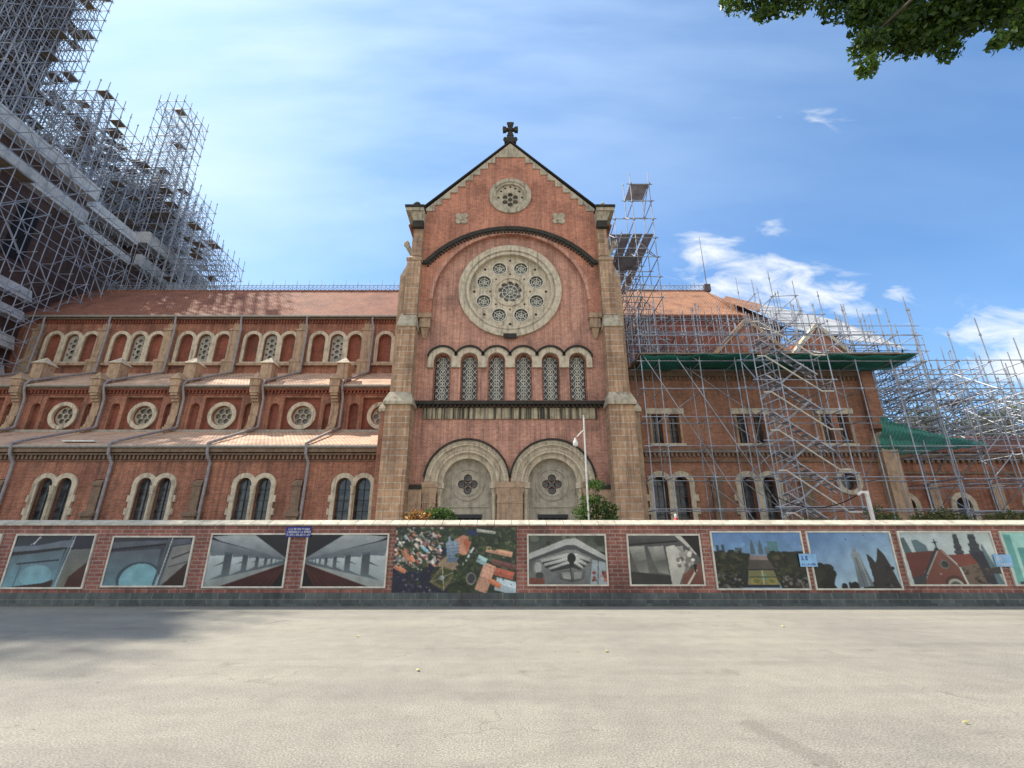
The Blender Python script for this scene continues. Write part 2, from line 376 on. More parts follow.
def arc(cx, cz, r, a0, a1, n=24): return [(cx + r * math.cos(R(a0 + (a1 - a0) * i / n)), cz + r * math.sin(R(a0 + (a1 - a0) * i / n))) for i in range(n + 1)]
def circ(cx, cz, r, n=32): return arc(cx, cz, r, 0, 360, n)[:-1]
def foil(cx, cz, r, k, n=8, a0=0, lobe=.42):
    """outline of k round lobes"""
    pts = []
    rc = r * (1 - lobe); rl = r * lobe
    for i in range(k):
        a = a0 + 360 * i / k
        half = 180 / k + 62
        for j in range(n + 1):
            th = R(a - half + 2 * half * j / n)
            p = (cx + rc * math.cos(R(a)) + rl * math.cos(th), cz + rc * math.sin(R(a)) + rl * math.sin(th))
            ang = (math.degrees(math.atan2(p[1] - cz, p[0] - cx)) - a + 180) % 360 - 180
            if abs(ang) <= 180 / k + .01: pts.append(p)
    return pts
def archo(cx, z0, zs, hw, n=14): return [(cx - hw, z0), (cx + hw, z0)] + arc(cx, zs, hw, 0, 180, n)
def ringarc(cx, cz, ro, ri, a0=0, a1=180, n=28): return arc(cx, cz, ro, a0, a1, n) + arc(cx, cz, ri, a1, a0, n)

# ================================================================== ground
g = MB().box(-600, 600, -300, 900, -1.2, -.15); struct(g.build('ground', 'dry ground'))
g = MB().box(-160, 160, -14, 13.95, -.148, 0); struct(g.build('road', 'road asphalt'))
g = MB().box(-160, 160, 14.35, 24, -.148, .08); struct(g.build('pavement', 'paving'))

# ================================================================== cathedral
TX = -.12
cath = thing('cathedral', 'red brick cathedral with a rose window in its gabled transept', 'cathedral', (TX, 26, 0))
def cp(mb, name, mat, parent=cath, **kw): return mb.build(name, mat, parent, **kw)
FY = 26.15      # main face of the transept between the piers
# ---- lower transept wall with the openings
six = [TX - 4.03 + 1.612 * i for i in range(6)]
PX = (TX - 2.36, TX + 2.36); PZ = 4.86
holes = [circ(TX, 16.8, 2.62, 48)] + [archo(x, 9.5, 11.98, .52) for x in six]
outer = [(TX - 5.9, 0)]
for cx in PX: outer += [(cx - 2.3, 0)] + arc(cx, PZ, 2.3, 180, 0, 30) + [(cx + 2.3, 0)]
outer += [(TX + 5.9, 0), (TX + 5.9, 21.3), (TX - 5.9, 21.3)]
w = MB().plate(outer, holes, FY, FY + .75, back=True); cp(w, 'wall', 'rose brick', label='pinkish brick centre wall with white drip stains')
# gable wall standing forward, carried by the big arch
ga = [(TX + 5.9, 15.0), (TX + 5.9, 22.3), (TX, 28.15), (TX - 5.9, 22.3), (TX - 5.9, 15.0), (TX - 4.85, 15.0)] + arc(TX, 16.0, 4.85, 180, 0, 40) + [(TX + 4.85, 15.0)]
cp(MB().plate(ga, [circ(TX, 23.84, 1.02, 32)], 25.85, FY - .002), 'gable', 'gable brick')
cp(MB().plate(ringarc(TX, 16.0, 5.02, 4.80, 0, 180, 40), [], 25.81, 25.9), 'arch_moulding', 'rose brick')
# sooty dentilled label over it
dk = MB().plate(ringarc(TX, 14.35, 6.98, 6.72, 38.5, 141.5, 44), [], 25.70, 25.86).box(TX - 5.9, TX - 5.3, 25.702, 25.86, 18.5, 18.75).box(TX + 5.3, TX + 5.9, 25.702, 25.86, 18.5, 18.75)
for i in range(54):
    a = R(38 + 104 * i / 53); x, z = TX + 6.62 * math.cos(a), 14.35 + 6.62 * math.sin(a); dk.box(x - .06, x + .06, 25.7, 25.86, z - .09, z + .06)
cp(dk, 'arch_label', 'mossy dark stone', label='sooty black arched moulding')
# corbels the arch rests on
for s in (-1, 1):
    c = MB(); x = TX + s * 5.2
    c.box(x - .40, x + .40, 25.72, FY + .01, 14.72, 15.02); c.box(x - .32, x + .32, 25.82, FY + .01, 14.1, 14.72)
    c.hexa([(x - .10, 26.08, 13.45), (x + .10, 26.08, 13.45), (x + .10, FY + .01, 13.45), (x - .10, FY + .01, 13.45)], [(x - .24, 25.9, 14.1), (x + .24, 25.9, 14.1), (x + .24, FY + .01, 14.1), (x - .24, FY + .01, 14.1)])
    cp(c, 'corbel', 'tan stone')
# stepped stone under the rakes
st = [(TX, 28.35), (TX - 5.95, 22.42), (TX - 5.95, 21.9), (TX - 5.55, 21.9)]
nst = 10; x0, z0 = -5.55, 21.9
for i in range(nst):
    z0 += .505; st.append((TX + x0, z0 + .18)); x0 += .5; st.append((TX + x0, z0 + .18))
st2 = [(2 * TX - p[0], p[1]) for p in st[::-1]][:-1]
cp(MB().plate(st + st2, [], 25.78, 25.9), 'gable_coping', 'weathered stone')
rk = MB()
for s in (-1, 1):
    a = (TX, 28.72); b_ = (TX + s * 6.15, 22.62)
    poly = [(a[0], a[1] - .12), (b_[0], b_[1] - .04), (b_[0], b_[1] - .13), (a[0], a[1] - .22)]
    rk.plate(poly, [], 25.72, 26.6)
cp(rk, 'gable_edge', 'mossy dark stone')
# cross
cr = MB(); z = 28.5
cr.box(TX - .42, TX + .42, 25.75, 26.45, z, z + .28); cr.hexa([(TX - .34, 25.8, z + .28), (TX + .34, 25.8, z + .28), (TX + .34, 26.4, z + .28), (TX - .34, 26.4, z + .28)], [(TX - .16, 25.95, z + .75)] + [(TX + .16, 25.95, z + .75), (TX + .16, 26.25, z + .75), (TX - .16, 26.25, z + .75)])
for s in (-1, 1): cr.ball((TX + s * .36, 26.05, z + .5), .17)
zc = z + 1.42
for k in range(4):
    an = math.pi / 2 * k; pts = [(.07, -.07), (.26, -.08), (.36, -.2), (.47, -.16), (.53, -.25), (.56, 0), (.53, .25), (.47, .16), (.36, .2), (.26, .08), (.07, .07)]
    cr.plate([(TX + p[0] * math.cos(an) - p[1] * math.sin(an), zc + p[0] * math.sin(an) * 1.12 + p[1] * math.cos(an) * 1.12) for p in pts], [], 25.97, 26.2)
cr.plate(circ(TX, zc, .17, 16), [], 25.93, 26.24); cr.box(TX - .09, TX + .09, 26.0, 26.17, z + .7, zc - .3)
cp(cr, 'cross', 'mossy dark stone')
# round window of the gable
wr = cp(MB().plate(circ(TX, 23.84, 1.42, 40), [circ(TX, 23.84, 1.16, 40)], 25.74, 25.86), 'window', 'weathered stone')
MB().plate(circ(TX, 23.84, 1.16, 40), [circ(TX, 23.84, .98, 40)], 25.80, 25.95).build('frame', 'weathered stone', wr)
hs = [circ(TX, 23.62, .17, 12)] + [circ(TX + .40 * math.cos(R(30 + 60 * i)), 23.62 + .40 * math.sin(R(30 + 60 * i)), .185, 12) for i in range(6)] + [circ(TX + dx, 24.0 + dz, .085, 10) for dx, dz in ((-.62, .30), (.62, .30), (0, .68), (-.34, .55), (.34, .55), (-.8, -.2), (.8, -.2))]
MB().plate(circ(TX, 23.84, .985, 40), hs, 25.92, 26.05).build('tracery', 'weathered stone', wr)
MB().plate(circ(TX, 23.84, .97, 24), [], 26.10, 26.12).build('glass', 'grey leaded glass', wr)
for s in (-1, 1):
    f = MB().plate(foil(TX + s * 3.22, 22.0, .5, 4, 7, 45, .42), [], 25.78, 25.86); f.plate(circ(TX + s * 3.22, 22.0, .17, 14), [], 25.72, 25.78)
    cp(f, 'rosette', 'weathered stone')
def lattice(mb, cx, z0, z1, hw, y, step, r=.022, inside=None):
    """diamond bars clipped to a shape"""
    ins = inside or (lambda x, z: abs(x - cx) <= hw and z0 <= z <= z1)
    for sgn in (-1, 1):
        k = z0 - 2 * hw - step
        while k < z1 + 2 * hw + step:
            run = None; pts = [(cx - hw + 2 * hw * i / 16, k + sgn * 1.25 * (2 * hw * i / 16 - hw)) for i in range(17)]
            for p in pts + [None]:
                ok = p is not None and ins(*p)
                if ok:
                    run = (run[0], p) if run else (p, p)
                elif run:
                    if run[0] != run[1]: mb.tube((run[0][0], y, run[0][1]), (run[1][0], y, run[1][1]), r, 4, cap=False)
                    run = None
            k += step
    return mb
def rosegrille(mb, cx, cz, r, y, k=8, t_=.025):
    for i in range(k):
        a = R(360 * i / k + 22.5)
        mb.tube((cx, y, cz), (cx + r * math.cos(a), y, cz + r * math.sin(a)), t_, 4, cap=False)
    for rr in (.35, .7):
        pts = circ(cx, cz, r * rr, 14)
        for p, q in zip(pts, pts[1:] + pts[:1]): mb.tube((p[0], y, p[1]), (q[0], y, q[1]), t_, 4, cap=False)
    return mb
# ---- rose window
C = (TX, 16.8)
rose = cp(MB().plate(circ(*C, 3.24, 64), [circ(*C, 2.86, 64)], 25.97, FY), 'rose_window', 'cream stone')
MB().plate(circ(*C, 2.86, 64), [circ(*C, 2.74, 64)], 26.03, 26.2).build('frame', 'weathered stone', rose)
MB().plate(circ(*C, 2.74, 64), [circ(*C, 2.58, 64)], 26.0, 26.3).build('frame', 'cream stone', rose)
hs = [foil(C[0], C[1], .76, 9, 5, 90, .27)]
for i in range(8):
    a = R(22.5 + 45 * i); hs.append(circ(C[0] + 1.80 * math.cos(a), C[1] + 1.80 * math.sin(a), .455, 22))
    a = R(45 * i); hs.append(circ(C[0] + 2.28 * math.cos(a), C[1] + 2.28 * math.sin(a), .095, 8)); hs.append(circ(C[0] + 1.27 * math.cos(a), C[1] + 1.27 * math.sin(a), .07, 8))
tr = MB().plate(circ(*C, 2.585, 64), hs, 26.28, 26.42)
tr.plate(circ(*C, 1.04, 40), [circ(*C, .94, 40)], 26.22, 26.28)
tr.build('tracery', 'cream stone', rose)
for i in range(8):
    a = R(22.5 + 45 * i); x, z = C[0] + 1.80 * math.cos(a), C[1] + 1.80 * math.sin(a)
    rosegrille(MB().plate(circ(x, z, .49, 20), [circ(x, z, .43, 20)], 26.25, 26.28), x, z, .44, 26.36, 6, .022).build('grille', 'came lattice', rose)
rosegrille(MB(), C[0], C[1], .72, 26.36, 9, .024).build('grille', 'came lattice', rose)
MB().plate(circ(*C, 2.57, 40), [], 26.46, 26.49).build('glass', 'grey leaded glass', rose)
cp(MB().box(TX - .4, TX + .4, 25.9, 26.0, 13.42, 13.72), 'sill', 'mossy dark stone')
# ---- row of six arched windows under one stone arcade
hood = MB(); od = [(six[0] - .86, 11.55), (six[0] - .86, 11.98)]
top = []
for i, x in enumerate(six):
    a1 = 180 if i == 0 else 180 - math.degrees(math.acos(.806 / .86)); a0 = 0 if i == 5 else math.degrees(math.acos(.806 / .86))
    top += arc(x, 11.98, .86, a1, a0, 16)
low = []
for i, x in enumerate(six[::-1]):
    low += [(x + .52, 11.55)] + arc(x, 11.98, .52, 0, 180, 16) + [(x - .52, 11.55)]
cp(MB().plate([(six[0] - .86, 11.55)] + top + [(six[-1] + .86, 11.55)] + low, [], 25.98, FY), 'arcade_arch', 'cream stone')
hm = MB()
for i, x in enumerate(six): hm.plate(ringarc(x, 11.98, .98, .86, 20, 160, 16), [], 25.9, FY - .01)
cp(hm, 'hood_mould', 'mossy dark stone')
for x in six:
    win = cp(MB().plate(archo(x, 9.5, 11.98, .52), [archo(x, 9.6, 11.98, .44)], FY + .12, FY + .3), 'window', 'red brick')
    ins = lambda px_, pz, x=x: abs(px_ - x) < .45 and pz > 9.6 and (pz < 11.98 or math.hypot(px_ - x, pz - 11.98) < .45)
    lt = lattice(MB(), x, 9.6, 12.5, .45, FY + .34, .39, .024, ins)
    for k in range(7):
        pts = circ(x, 9.85 + .39 * k, .15, 10)
        for p, q in zip(pts, pts[1:] + pts[:1]): lt.tube((p[0], FY + .33, p[1]), (q[0], FY + .33, q[1]), .026, 4, cap=False)
    lt.tube((x, FY + .35, 9.6), (x, FY + .35, 12.4), .018, 4)
    lt.build('grille', 'came lattice', win)
    MB().plate(archo(x, 9.55, 11.98, .46), [], FY + .42, FY + .44).build('glass', 'leaded glass', win)
lg = MB().box(TX - 5.75, TX + 5.75, 25.75, FY, 9.22, 9.42)
lg.hexa([(TX - 5.75, 25.75, 9.42), (TX + 5.75, 25.75, 9.42), (TX + 5.75, FY, 9.42), (TX - 5.75, FY, 9.42)], [(TX - 5.75, 26.05, 9.5), (TX + 5.75, 26.05, 9.5), (TX + 5.75, FY, 9.5), (TX - 5.75, FY, 9.5)])
for i in range(46): lg.box(TX - 5.7 + .25 * i, TX - 5.58 + .25 * i, 25.84, FY, 9.08, 9.22)
cp(lg, 'ledge', 'mossy dark stone', label='blackened dentilled ledge')
cp(MB().box(TX - 5.0, TX + 5.0, 26.06, FY, 8.42, 9.07), 'stone_band', 'dripping stone', label='stone band with black drip streaks')
# ---- portals
for cx in PX:
    por = MB()
    for (ro, ri, y0, y1) in ((2.30, 2.02, 25.99, 26.6), (2.02, 1.94, 26.10, 26.6), (1.94, 1.64, 26.14, 26.7), (1.64, 1.58, 26.28, 26.7), (1.58, 1.34, 26.34, 26.9)):
        por.plate(ringarc(cx, PZ, ro, ri, 0, 180, 36), [], y0, y1)
    for (rr, y, nb, s_) in ((2.16, 25.97, 46, .05), (1.80, 26.11, 40, .05)):
        for i in range(nb):
            a = math.pi * (i + .5) / nb; por.ball((cx + rr * math.cos(a), y, PZ + rr * math.sin(a)), s_, 5)
    p_ = cp(por, 'portal', 'cream stone')
    MB().plate(ringarc(cx, PZ, 2.40, 2.30, 6, 174, 36), [], 25.88, FY - .01).build('hood_mould', 'mossy dark stone', p_)
    tz = PZ - .05
    q4 = foil(cx, tz, .56, 4, 8, 0, .42)
    ty = [(cx - 1.36, 0), (cx - .80, 0), (cx - .80, 3.15), (cx + .80, 3.15), (cx + .80, 0), (cx + 1.36, 0)] + arc(cx, PZ, 1.36, 0, 180, 28)
    tym = MB().plate(ty, [q4], 26.78, 27.0)
    tym.plate(circ(cx, tz, .90, 36), [circ(cx, tz, .82, 36)], 26.72, 26.78); tym.plate(circ(cx, tz, .66, 36), [q4], 26.74, 26.78)
    tym.box(cx - 1.2, cx + 1.2, 26.72, 26.78, 3.55, 3.63)
    tym.build('tympanum', 'tympanum plaster', p_)
    gr = MB().plate(foil(cx, tz, .30, 4, 6, 45, .4), [circ(cx, tz, .12, 12)], 26.9, 26.93)
    for a in (0, 90, 180, 270): gr.plate(circ(cx + .3 * math.cos(R(a)), tz + .3 * math.sin(R(a)), .17, 14), [circ(cx + .3 * math.cos(R(a)), tz + .3 * math.sin(R(a)), .12, 12)], 26.9, 26.94)
    gr.build('grille', 'rusty steel', p_)
    MB().plate(circ(cx, tz, .6, 20), [], 26.97, 26.99).build('glass', 'leaded glass', p_)
    dr = MB().box(cx - .8, cx - .004, 26.9, 26.98, 0, 3.05).box(cx + .004, cx + .8, 26.9, 26.98, 0, 3.05)
    d_ = cp(dr, 'door', 'dark void')
    ls = MB().box(cx - .83, cx + .83, 26.7, 26.9, 2.98, 3.18)
    for k in range(4): ls.ball((cx - .55 + .37 * k, 26.68, 2.93), .06, 6)
    ls.build('door_frame', 'dark frame', d_)
def jamb(x0, x1, y):
    """square impost pier with capital"""
    c = MB().box(x0, x1, y, 26.95, 0, 4.1)
    c.hexa([(x0, y, 4.1), (x1, y, 4.1), (x1, 26.95, 4.1), (x0, 26.95, 4.1)], [(x0 - .08, y - .08, 4.55), (x1 + .08, y - .08, 4.55), (x1 + .08, 26.95, 4.55), (x0 - .08, 26.95, 4.55)])
    c.box(x0 - .11, x1 + .11, y - .11, 26.95, 4.55, 4.84)
    c.box(x0 - .03, x1 + .03, y - .03, 26.94, 3.72, 3.80)
    return c
for (x0, x1) in ((PX[0] - 2.36, PX[0] - 1.66), (PX[0] + 1.66, PX[1] - 1.66), (PX[1] + 1.66, PX[1] + 2.36)):
    cp(jamb(x0, x1, 26.02), 'portal_pier', 'tan stone')
for x in (PX[0] - 1.5, PX[0] + 1.5, PX[1] - 1.5, PX[1] + 1.5):
    c = MB().lathe((x, 26.34, 0), [(.16, 0), (.16, .5), (.11, .6), (.105, 3.9), (.13, 3.95), (.10, 4.02), (.13, 4.2), (.20, 4.42), (.22, 4.5)], 12)
    c.box(x - .24, x + .24, 26.1, 26.95, 4.52, 4.83); c.box(x - .16, x + .16, 26.5, 26.93, 0, 4.52)
    cp(c, 'portal_column', 'cream stone')
for s in (-1, 1):
    x0, x1 = sorted((TX + s * 4.78, TX + s * 5.7))
    c = MB().box(x0, x1, 25.95, FY + .02, 0, 4.45); cp(c, 'side_panel', 'tan stone')
    cp(MB().box(x0, x1, 25.9, FY + .02, 4.45, 4.7), 'panel_cap', 'mossy dark stone')

# ---- corner piers
def slopecap(mb, x0, x1, y0, z0, z1, grow=.14, y1=27.2, top_in=.0):
    mb.box(x0 - grow, x1 + grow, y0 - grow, y1, z0, z0 + .18)
    mb.hexa([(x0 - grow, y0 - grow, z0 + .18), (x1 + grow, y0 - grow, z0 + .18), (x1 + grow, y1, z0 + .18), (x0 - grow, y1, z0 + .18)],
            [(x0 + top_in, y0 + .22, z1), (x1 - top_in, y0 + .22, z1), (x1 - top_in, y1, z1), (x0 + top_in, y1, z1)])
for s in (-1, 1):
    def X(a, b): return sorted((TX + s * a, TX + s * b))
    a, b = X(5.48, 6.88); pr = cp(MB().box(a, b, 24.95, 26.4, 0, 8.95), 'pier', 'ashlar')
    c = MB(); slopecap(c, a, b, 24.95, 8.95, 9.75, .12, 26.4, .1); c.build('cap', 'weathered stone', pr)
    a, b = X(5.60, 6.62); pr = cp(MB().box(a, b, 25.2, 26.4, 9.7, 13.85), 'pier', 'ashlar')
    c = MB(); slopecap(c, a, b, 25.2, 13.85, 14.8, .06, 26.4, .05); c.build('cap', 'weathered stone', pr)
    a, b = X(5.60, 6.45); pr = cp(MB().box(a, b, 25.35, 26.4, 14.7, 18.5), 'pier', 'ashlar')
    c = MB(); slopecap(c, a, b, 25.35, 18.5, 18.95, .05, 26.4, .15); c.build('cap', 'tan stone', pr)
    a, b = X(5.62, 6.2); pr = cp(MB().box(a, b, 25.45, 26.4, 18.9, 21.4), 'pier', 'ashlar')
    c = MB(); c.hexa([(a, 25.45, 21.4), (b, 25.45, 21.4), (b, 26.4, 21.4), (a, 26.4, 21.4)], [(a - .3 if s < 0 else a - .05, 25.2, 22.1), (b + .05 if s < 0 else b + .3, 25.2, 22.1), (b + .05 if s < 0 else b + .3, 26.6, 22.1), (a - .3 if s < 0 else a - .05, 26.6, 22.1)])
    a2, b2 = X(5.6, 6.75); c.box(a2, b2, 25.1, 26.6, 22.1, 22.35); c.build('capital', 'weathered stone', pr)
    k = MB().box(a2 - .06, b2 + .06, 25.0, 26.7, 22.36, 22.48); k.build('coping', 'mossy dark stone', pr)
    k = MB().hexa([(a - .05, 25.2, 20.9), (b + .05, 25.2, 20.9), (b + .05, 25.46, 20.9), (a - .05, 25.46, 20.9)], [(a - .05, 25.15, 21.35), (b + .05, 25.15, 21.35), (b + .05, 25.46, 21.35), (a - .05, 25.46, 21.35)])
    k.build('corbel', 'mossy dark stone', pr)
    xc = TX + s * 6.2
    fn = MB()
    if s < 0: fn.lathe((xc, 25.8, 22.55), [(.24, 0), (.22, .3), (.3, .36), (.3, .5), (.22, .62), (.12, .72)], 10)
    else: fn.lathe((xc, 25.8, 22.55), [(.34, 0), (.34, .12), (.22, .3), (.1, .55), (.13, .62), (.04, .8)], 10)
    fn.build('finial', 'mossy dark stone' if s < 0 else 'weathered stone', pr)
    # buttress facing sideways
    a, b = X(6.7, 7.3); bt = cp(MB().box(a, b, 25.55, 27.0, 0, 8.7), 'buttress', 'warm brick' if s < 0 else 'tan stone')
    c = MB(); slopecap(c, a, b, 25.55, 8.7, 9.5, .1, 27.0, .18); c.build('cap', 'cream stone', bt)
    a, b = X(6.45, 6.9); bt = cp(MB().box(a, b, 25.7, 27.0, 9.4, 17.6), 'buttress', 'tan stone')
    c = MB(); c.hexa([(a, 25.7, 17.6), (b, 25.7, 17.6), (b, 27.0, 17.6), (a, 27.0, 17.6)], [(a + (.3 if s < 0 else 0), 25.9, 18.5), (b - (.3 if s > 0 else 0), 25.9, 18.5), (b - (.3 if s > 0 else 0), 27.0, 18.5), (a + (.3 if s < 0 else 0), 27.0, 18.5)]); c.build('cap', 'weathered stone', bt)
    gx = TX + s * 6.3
    gg = MB().tube((gx, 26.3, 19.3), (gx + s * .42, 26.1, 20.1), .13, 7, .17); gg.ball((gx + s * .46, 26.08, 20.2), .2, 8, 1.2); gg.box(gx - .1, gx + .1, 26.0, 26.5, 18.6, 20.6)
    cp(gg, 'gargoyle', 'weathered stone')
# transept body and roof behind the gable
cp(MB().box(TX - 6.5, TX - 6.0, 26.4, 43, 0, 22.1).box(TX + 6.0, TX + 6.5, 26.4, 43, 0, 22.1), 'side_wall', 'red brick')
cp(MB().box(TX - 5.88, TX + 5.88, 27.6, 42.5, 0, 21), 'transept_core', 'dark void')
rf = MB()
for s in (-1, 1):
    rf.hexa([(TX, 26.6, 28.05), (TX + s * 6.7, 26.6, 21.9), (TX + s * 6.7, 43, 21.9), (TX, 43, 28.05)], [(TX, 26.6, 28.35), (TX + s * 6.9, 26.6, 22.1), (TX + s * 6.9, 43, 22.1), (TX, 43, 28.35)])
cp(rf, 'roof', 'clay roof tile', label='steep tiled transept roof')

# ================================================================== nave, left
BAY = 5.72; xk = [-9.4 - BAY * k for k in range(6)]; bound = [-6.54 - BAY * k for k in range(7)]
XL = -43.0
LC = [x + .3 for x in xk[:6]]      # windows of the chapel wall
hs = []
for x in LC:
    for s in (-1, 1): hs.append(archo(x + s * .56, 1.6, 4.84, .43))
CHY = 27.5
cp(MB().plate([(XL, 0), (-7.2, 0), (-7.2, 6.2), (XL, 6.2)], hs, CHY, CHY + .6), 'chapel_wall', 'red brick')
for x in LC:
    pts = [(x + 1.12, 1.4)]
    zt = 1.4; tog = 0
    right = []
    while zt < 4.5:
        w_ = 1.36 if tog % 2 else 1.24; right += [(x + w_, zt), (x + w_, min(zt + .36, 4.6))]; zt += .36; tog += 1
    o_ = right + arc(x + .56, 4.84, .70, 0, 143, 14) + arc(x - .56, 4.84, .70, 37, 180, 14) + [(2 * x - p[0], p[1]) for p in right[::-1]]
    wn = cp(MB().plate(o_, [archo(x - .56, 1.6, 4.84, .43), archo(x + .56, 1.6, 4.84, .43)], CHY - .12, CHY + .05), 'window', 'cream stone')
    MB().lathe((x, CHY - .16, 0), [(.09, 1.6), (.09, 4.3), (.13, 4.36), (.1, 4.42), (.15, 4.72), (.17, 4.8)], 10).build('column', 'cream stone', wn)
    for s in (-1, 1):
        MB().plate(archo(x + s * .56, 1.62, 4.84, .425), [], CHY + .22, CHY + .24).build('glass', 'leaded glass', wn)
        fr = MB()
        fr.box(x + s * .56 - .015, x + s * .56 + .015, CHY + .17, CHY + .2, 1.6, 5.2)
        for z in (2.2, 2.8, 3.4, 4.0, 4.6): fr.box(x + s * .56 - .42, x + s * .56 + .42, CHY + .175, CHY + .195, z, z + .025)
        fr.build('window_bars', 'dark frame', wn)
# corbel table, string course, gutter
def corbeltable(x0, x1, y, z0, z1, step, wid, mat, name='corbel_table'):
    c = MB().box(x0, x1, y - .22, y + .02, z1 - .1, z1); c.box(x0, x1, y - .06, y + .02, z0 - .06, z0)
    n = int((x1 - x0) / step)
    for i in range(n):
        xx = x0 + step * (i + .5); c.box(xx - wid / 2, xx + wid / 2, y - .14, y + .02, z0 + .05, z1 - .1)
    return c.build(name, mat, cath)
cp(MB().box(XL, -7.3, CHY + .003, CHY + .6, 6.2, 7.05), 'frieze', 'deep brick')
corbeltable(XL, -7.3, CHY, 6.28, 6.68, .25, .12, 'brown cornice')
cp(MB().box(XL, -7.3, CHY - .36, CHY + .02, 6.722, 6.98), 'cornice', 'brown cornice')
cp(MB().tube((XL, CHY - .42, 7.03), (-7.4, CHY - .42, 7.03), .09, 8), 'gutter', 'gutter metal')
def slab(x0, x1, ya, za, yb, zb, t_=.16):
    return MB().hexa([(x0, ya, za - t_), (x1, ya, za - t_), (x1, yb, zb - t_), (x0, yb, zb - t_)], [(x0, ya, za), (x1, ya, za), (x1, yb, zb), (x0, yb, zb)])
cp(slab(XL, -6.8, CHY - .36, 7.16, 32.5, 9.2), 'roof', 'dusty roof tile', label='low dusty tiled roof of the side chapels')
cp(MB().box(XL, -6.8, 32.30, 32.48, 9.12, 9.28), 'flashing', 'grey stone')
# pilasters of the chapel wall
for x in bound[1:]:
    x = x - .05
    p_ = MB().box(x - .30, x + .30, CHY - .32, CHY, 0, 3.1); slopecap(p_, x - .30, x + .30, CHY - .32, 3.1, 3.45, .1, CHY, .06)
    p_.box(x - .24, x + .24, CHY - .18, CHY, 3.4, 4.8); slopecap(p_, x - .24, x + .24, CHY - .18, 4.8, 5.2, .05, CHY, .05)
    cp(p_, 'pilaster', 'brown cornice')
# ---- aisle wall with round windows
AY = 32.5
hs = []
for x in xk:
    hs.append([(x - 1.32, 9.0), (x + 1.32, 9.0), (x + 1.32, 11.72), (x - 1.32, 11.72)])
    for s in (-1, 1): hs.append(archo(x + s * 1.95, 9.0, 10.95, .33))
# openings reach the foot of the wall, so keep them a brick above it
hs = [[(p[0], max(p[1], 9.05)) for p in h] for h in hs]
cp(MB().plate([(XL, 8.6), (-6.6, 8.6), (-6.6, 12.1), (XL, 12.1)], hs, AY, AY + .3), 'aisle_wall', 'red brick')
cp(MB().plate([(XL, 8.6), (-6.6, 8.6), (-6.6, 12.1), (XL, 12.1)], [circ(x, 10.4, .72, 24) for x in xk], AY + .302, AY + .6), 'recessed_wall', 'deep brick')
for x in xk:
    wn = cp(MB().plate(circ(x, 10.4, 1.02, 36), [circ(x, 10.4, .74, 36)], AY + .12, AY + .36), 'round_window', 'cream stone')
    hh = [circ(x, 10.4, .17, 10)] + [circ(x + .42 * math.cos(R(60 * i)), 10.4 + .42 * math.sin(R(60 * i)), .19, 10) for i in range(6)]
    MB().plate(circ(x, 10.4, .745, 30), hh, AY + .42, AY + .48).build('tracery', 'weathered stone', wn)
    MB().plate(circ(x, 10.4, .73, 20), [], AY + .54, AY + .56).build('glass', 'grey leaded glass', wn)
corbeltable(XL, -6.6, AY, 11.95, 12.3, .26, .13, 'deep brick')
cp(MB().box(XL, -6.6, AY - .3, AY + .6, 12.302, 12.42), 'cornice', 'brown cornice')
cp(MB().tube((XL, AY - .38, 12.48), (-6.7, AY - .38, 12.48), .09, 8), 'gutter', 'gutter metal')
cp(slab(XL, -6.6, AY - .34, 12.6, 37.3, 15.35), 'roof', 'dusty roof tile', label='dusty tiled aisle roof between the round windows and the clerestory')
for x in bound:
    if x > -7: continue
    x -= .45
    b_ = MB().box(x - .31, x + .31, 31.85, AY, 11.9, 12.4)
    for k in range(4): b_.box(x - .25, x + .25, 31.92 + .14 * k, AY, 11.72 - .2 * k, 11.9 - .2 * k)
    b_.box(x - .27, x + .27, AY - .12, AY, 9.2, 11.3)
    b_.plate([(x - .27, 9.0), (x + .27, 9.0), (x + .27, 10.3), (x - .27, 10.3)], [], AY - .22, AY - .1)
    for k in range(5):
        d0 = .8 * (1 - k / 5) ** 2; b_.box(x - .27, x + .27, AY - .22 - d0, AY - .2, 8.75 + .22 * k, 8.97 + .22 * k)
    bo = cp(b_, 'buttress', 'tan stone')
    c = MB().box(x - .36, x + .36, 31.78, AY + .4, 12.4, 12.9)
    c.hexa([(x - .42, 31.7, 12.9), (x + .42, 31.7, 12.9), (x + .42, AY + .4, 12.9), (x - .42, AY + .4, 12.9)], [(x - .02, 32.0, 13.45), (x + .02, 31.9, 13.45), (x + .02, AY, 13.45), (x - .02, AY, 13.45)])
    c.build('pinnacle', 'tan stone', bo)
    xb = x + .02; yb = 32.9
    c = MB().box(xb - .42, xb + .42, yb, yb + .95, 12.7, 14.55)
    bo = cp(c, 'roof_pier', 'tan stone')
    MB().hexa([(xb - .54, yb - .12, 14.55), (xb + .54, yb - .12, 14.55), (xb + .54, yb + 1.07, 14.55), (xb - .54, yb + 1.07, 14.55)], [(xb - .03, yb + .45, 15.15), (xb + .03, yb + .45, 15.15), (xb + .03, yb + .51, 15.15), (xb - .03, yb + .51, 15.15)]).build('cap', 'cream stone', bo)
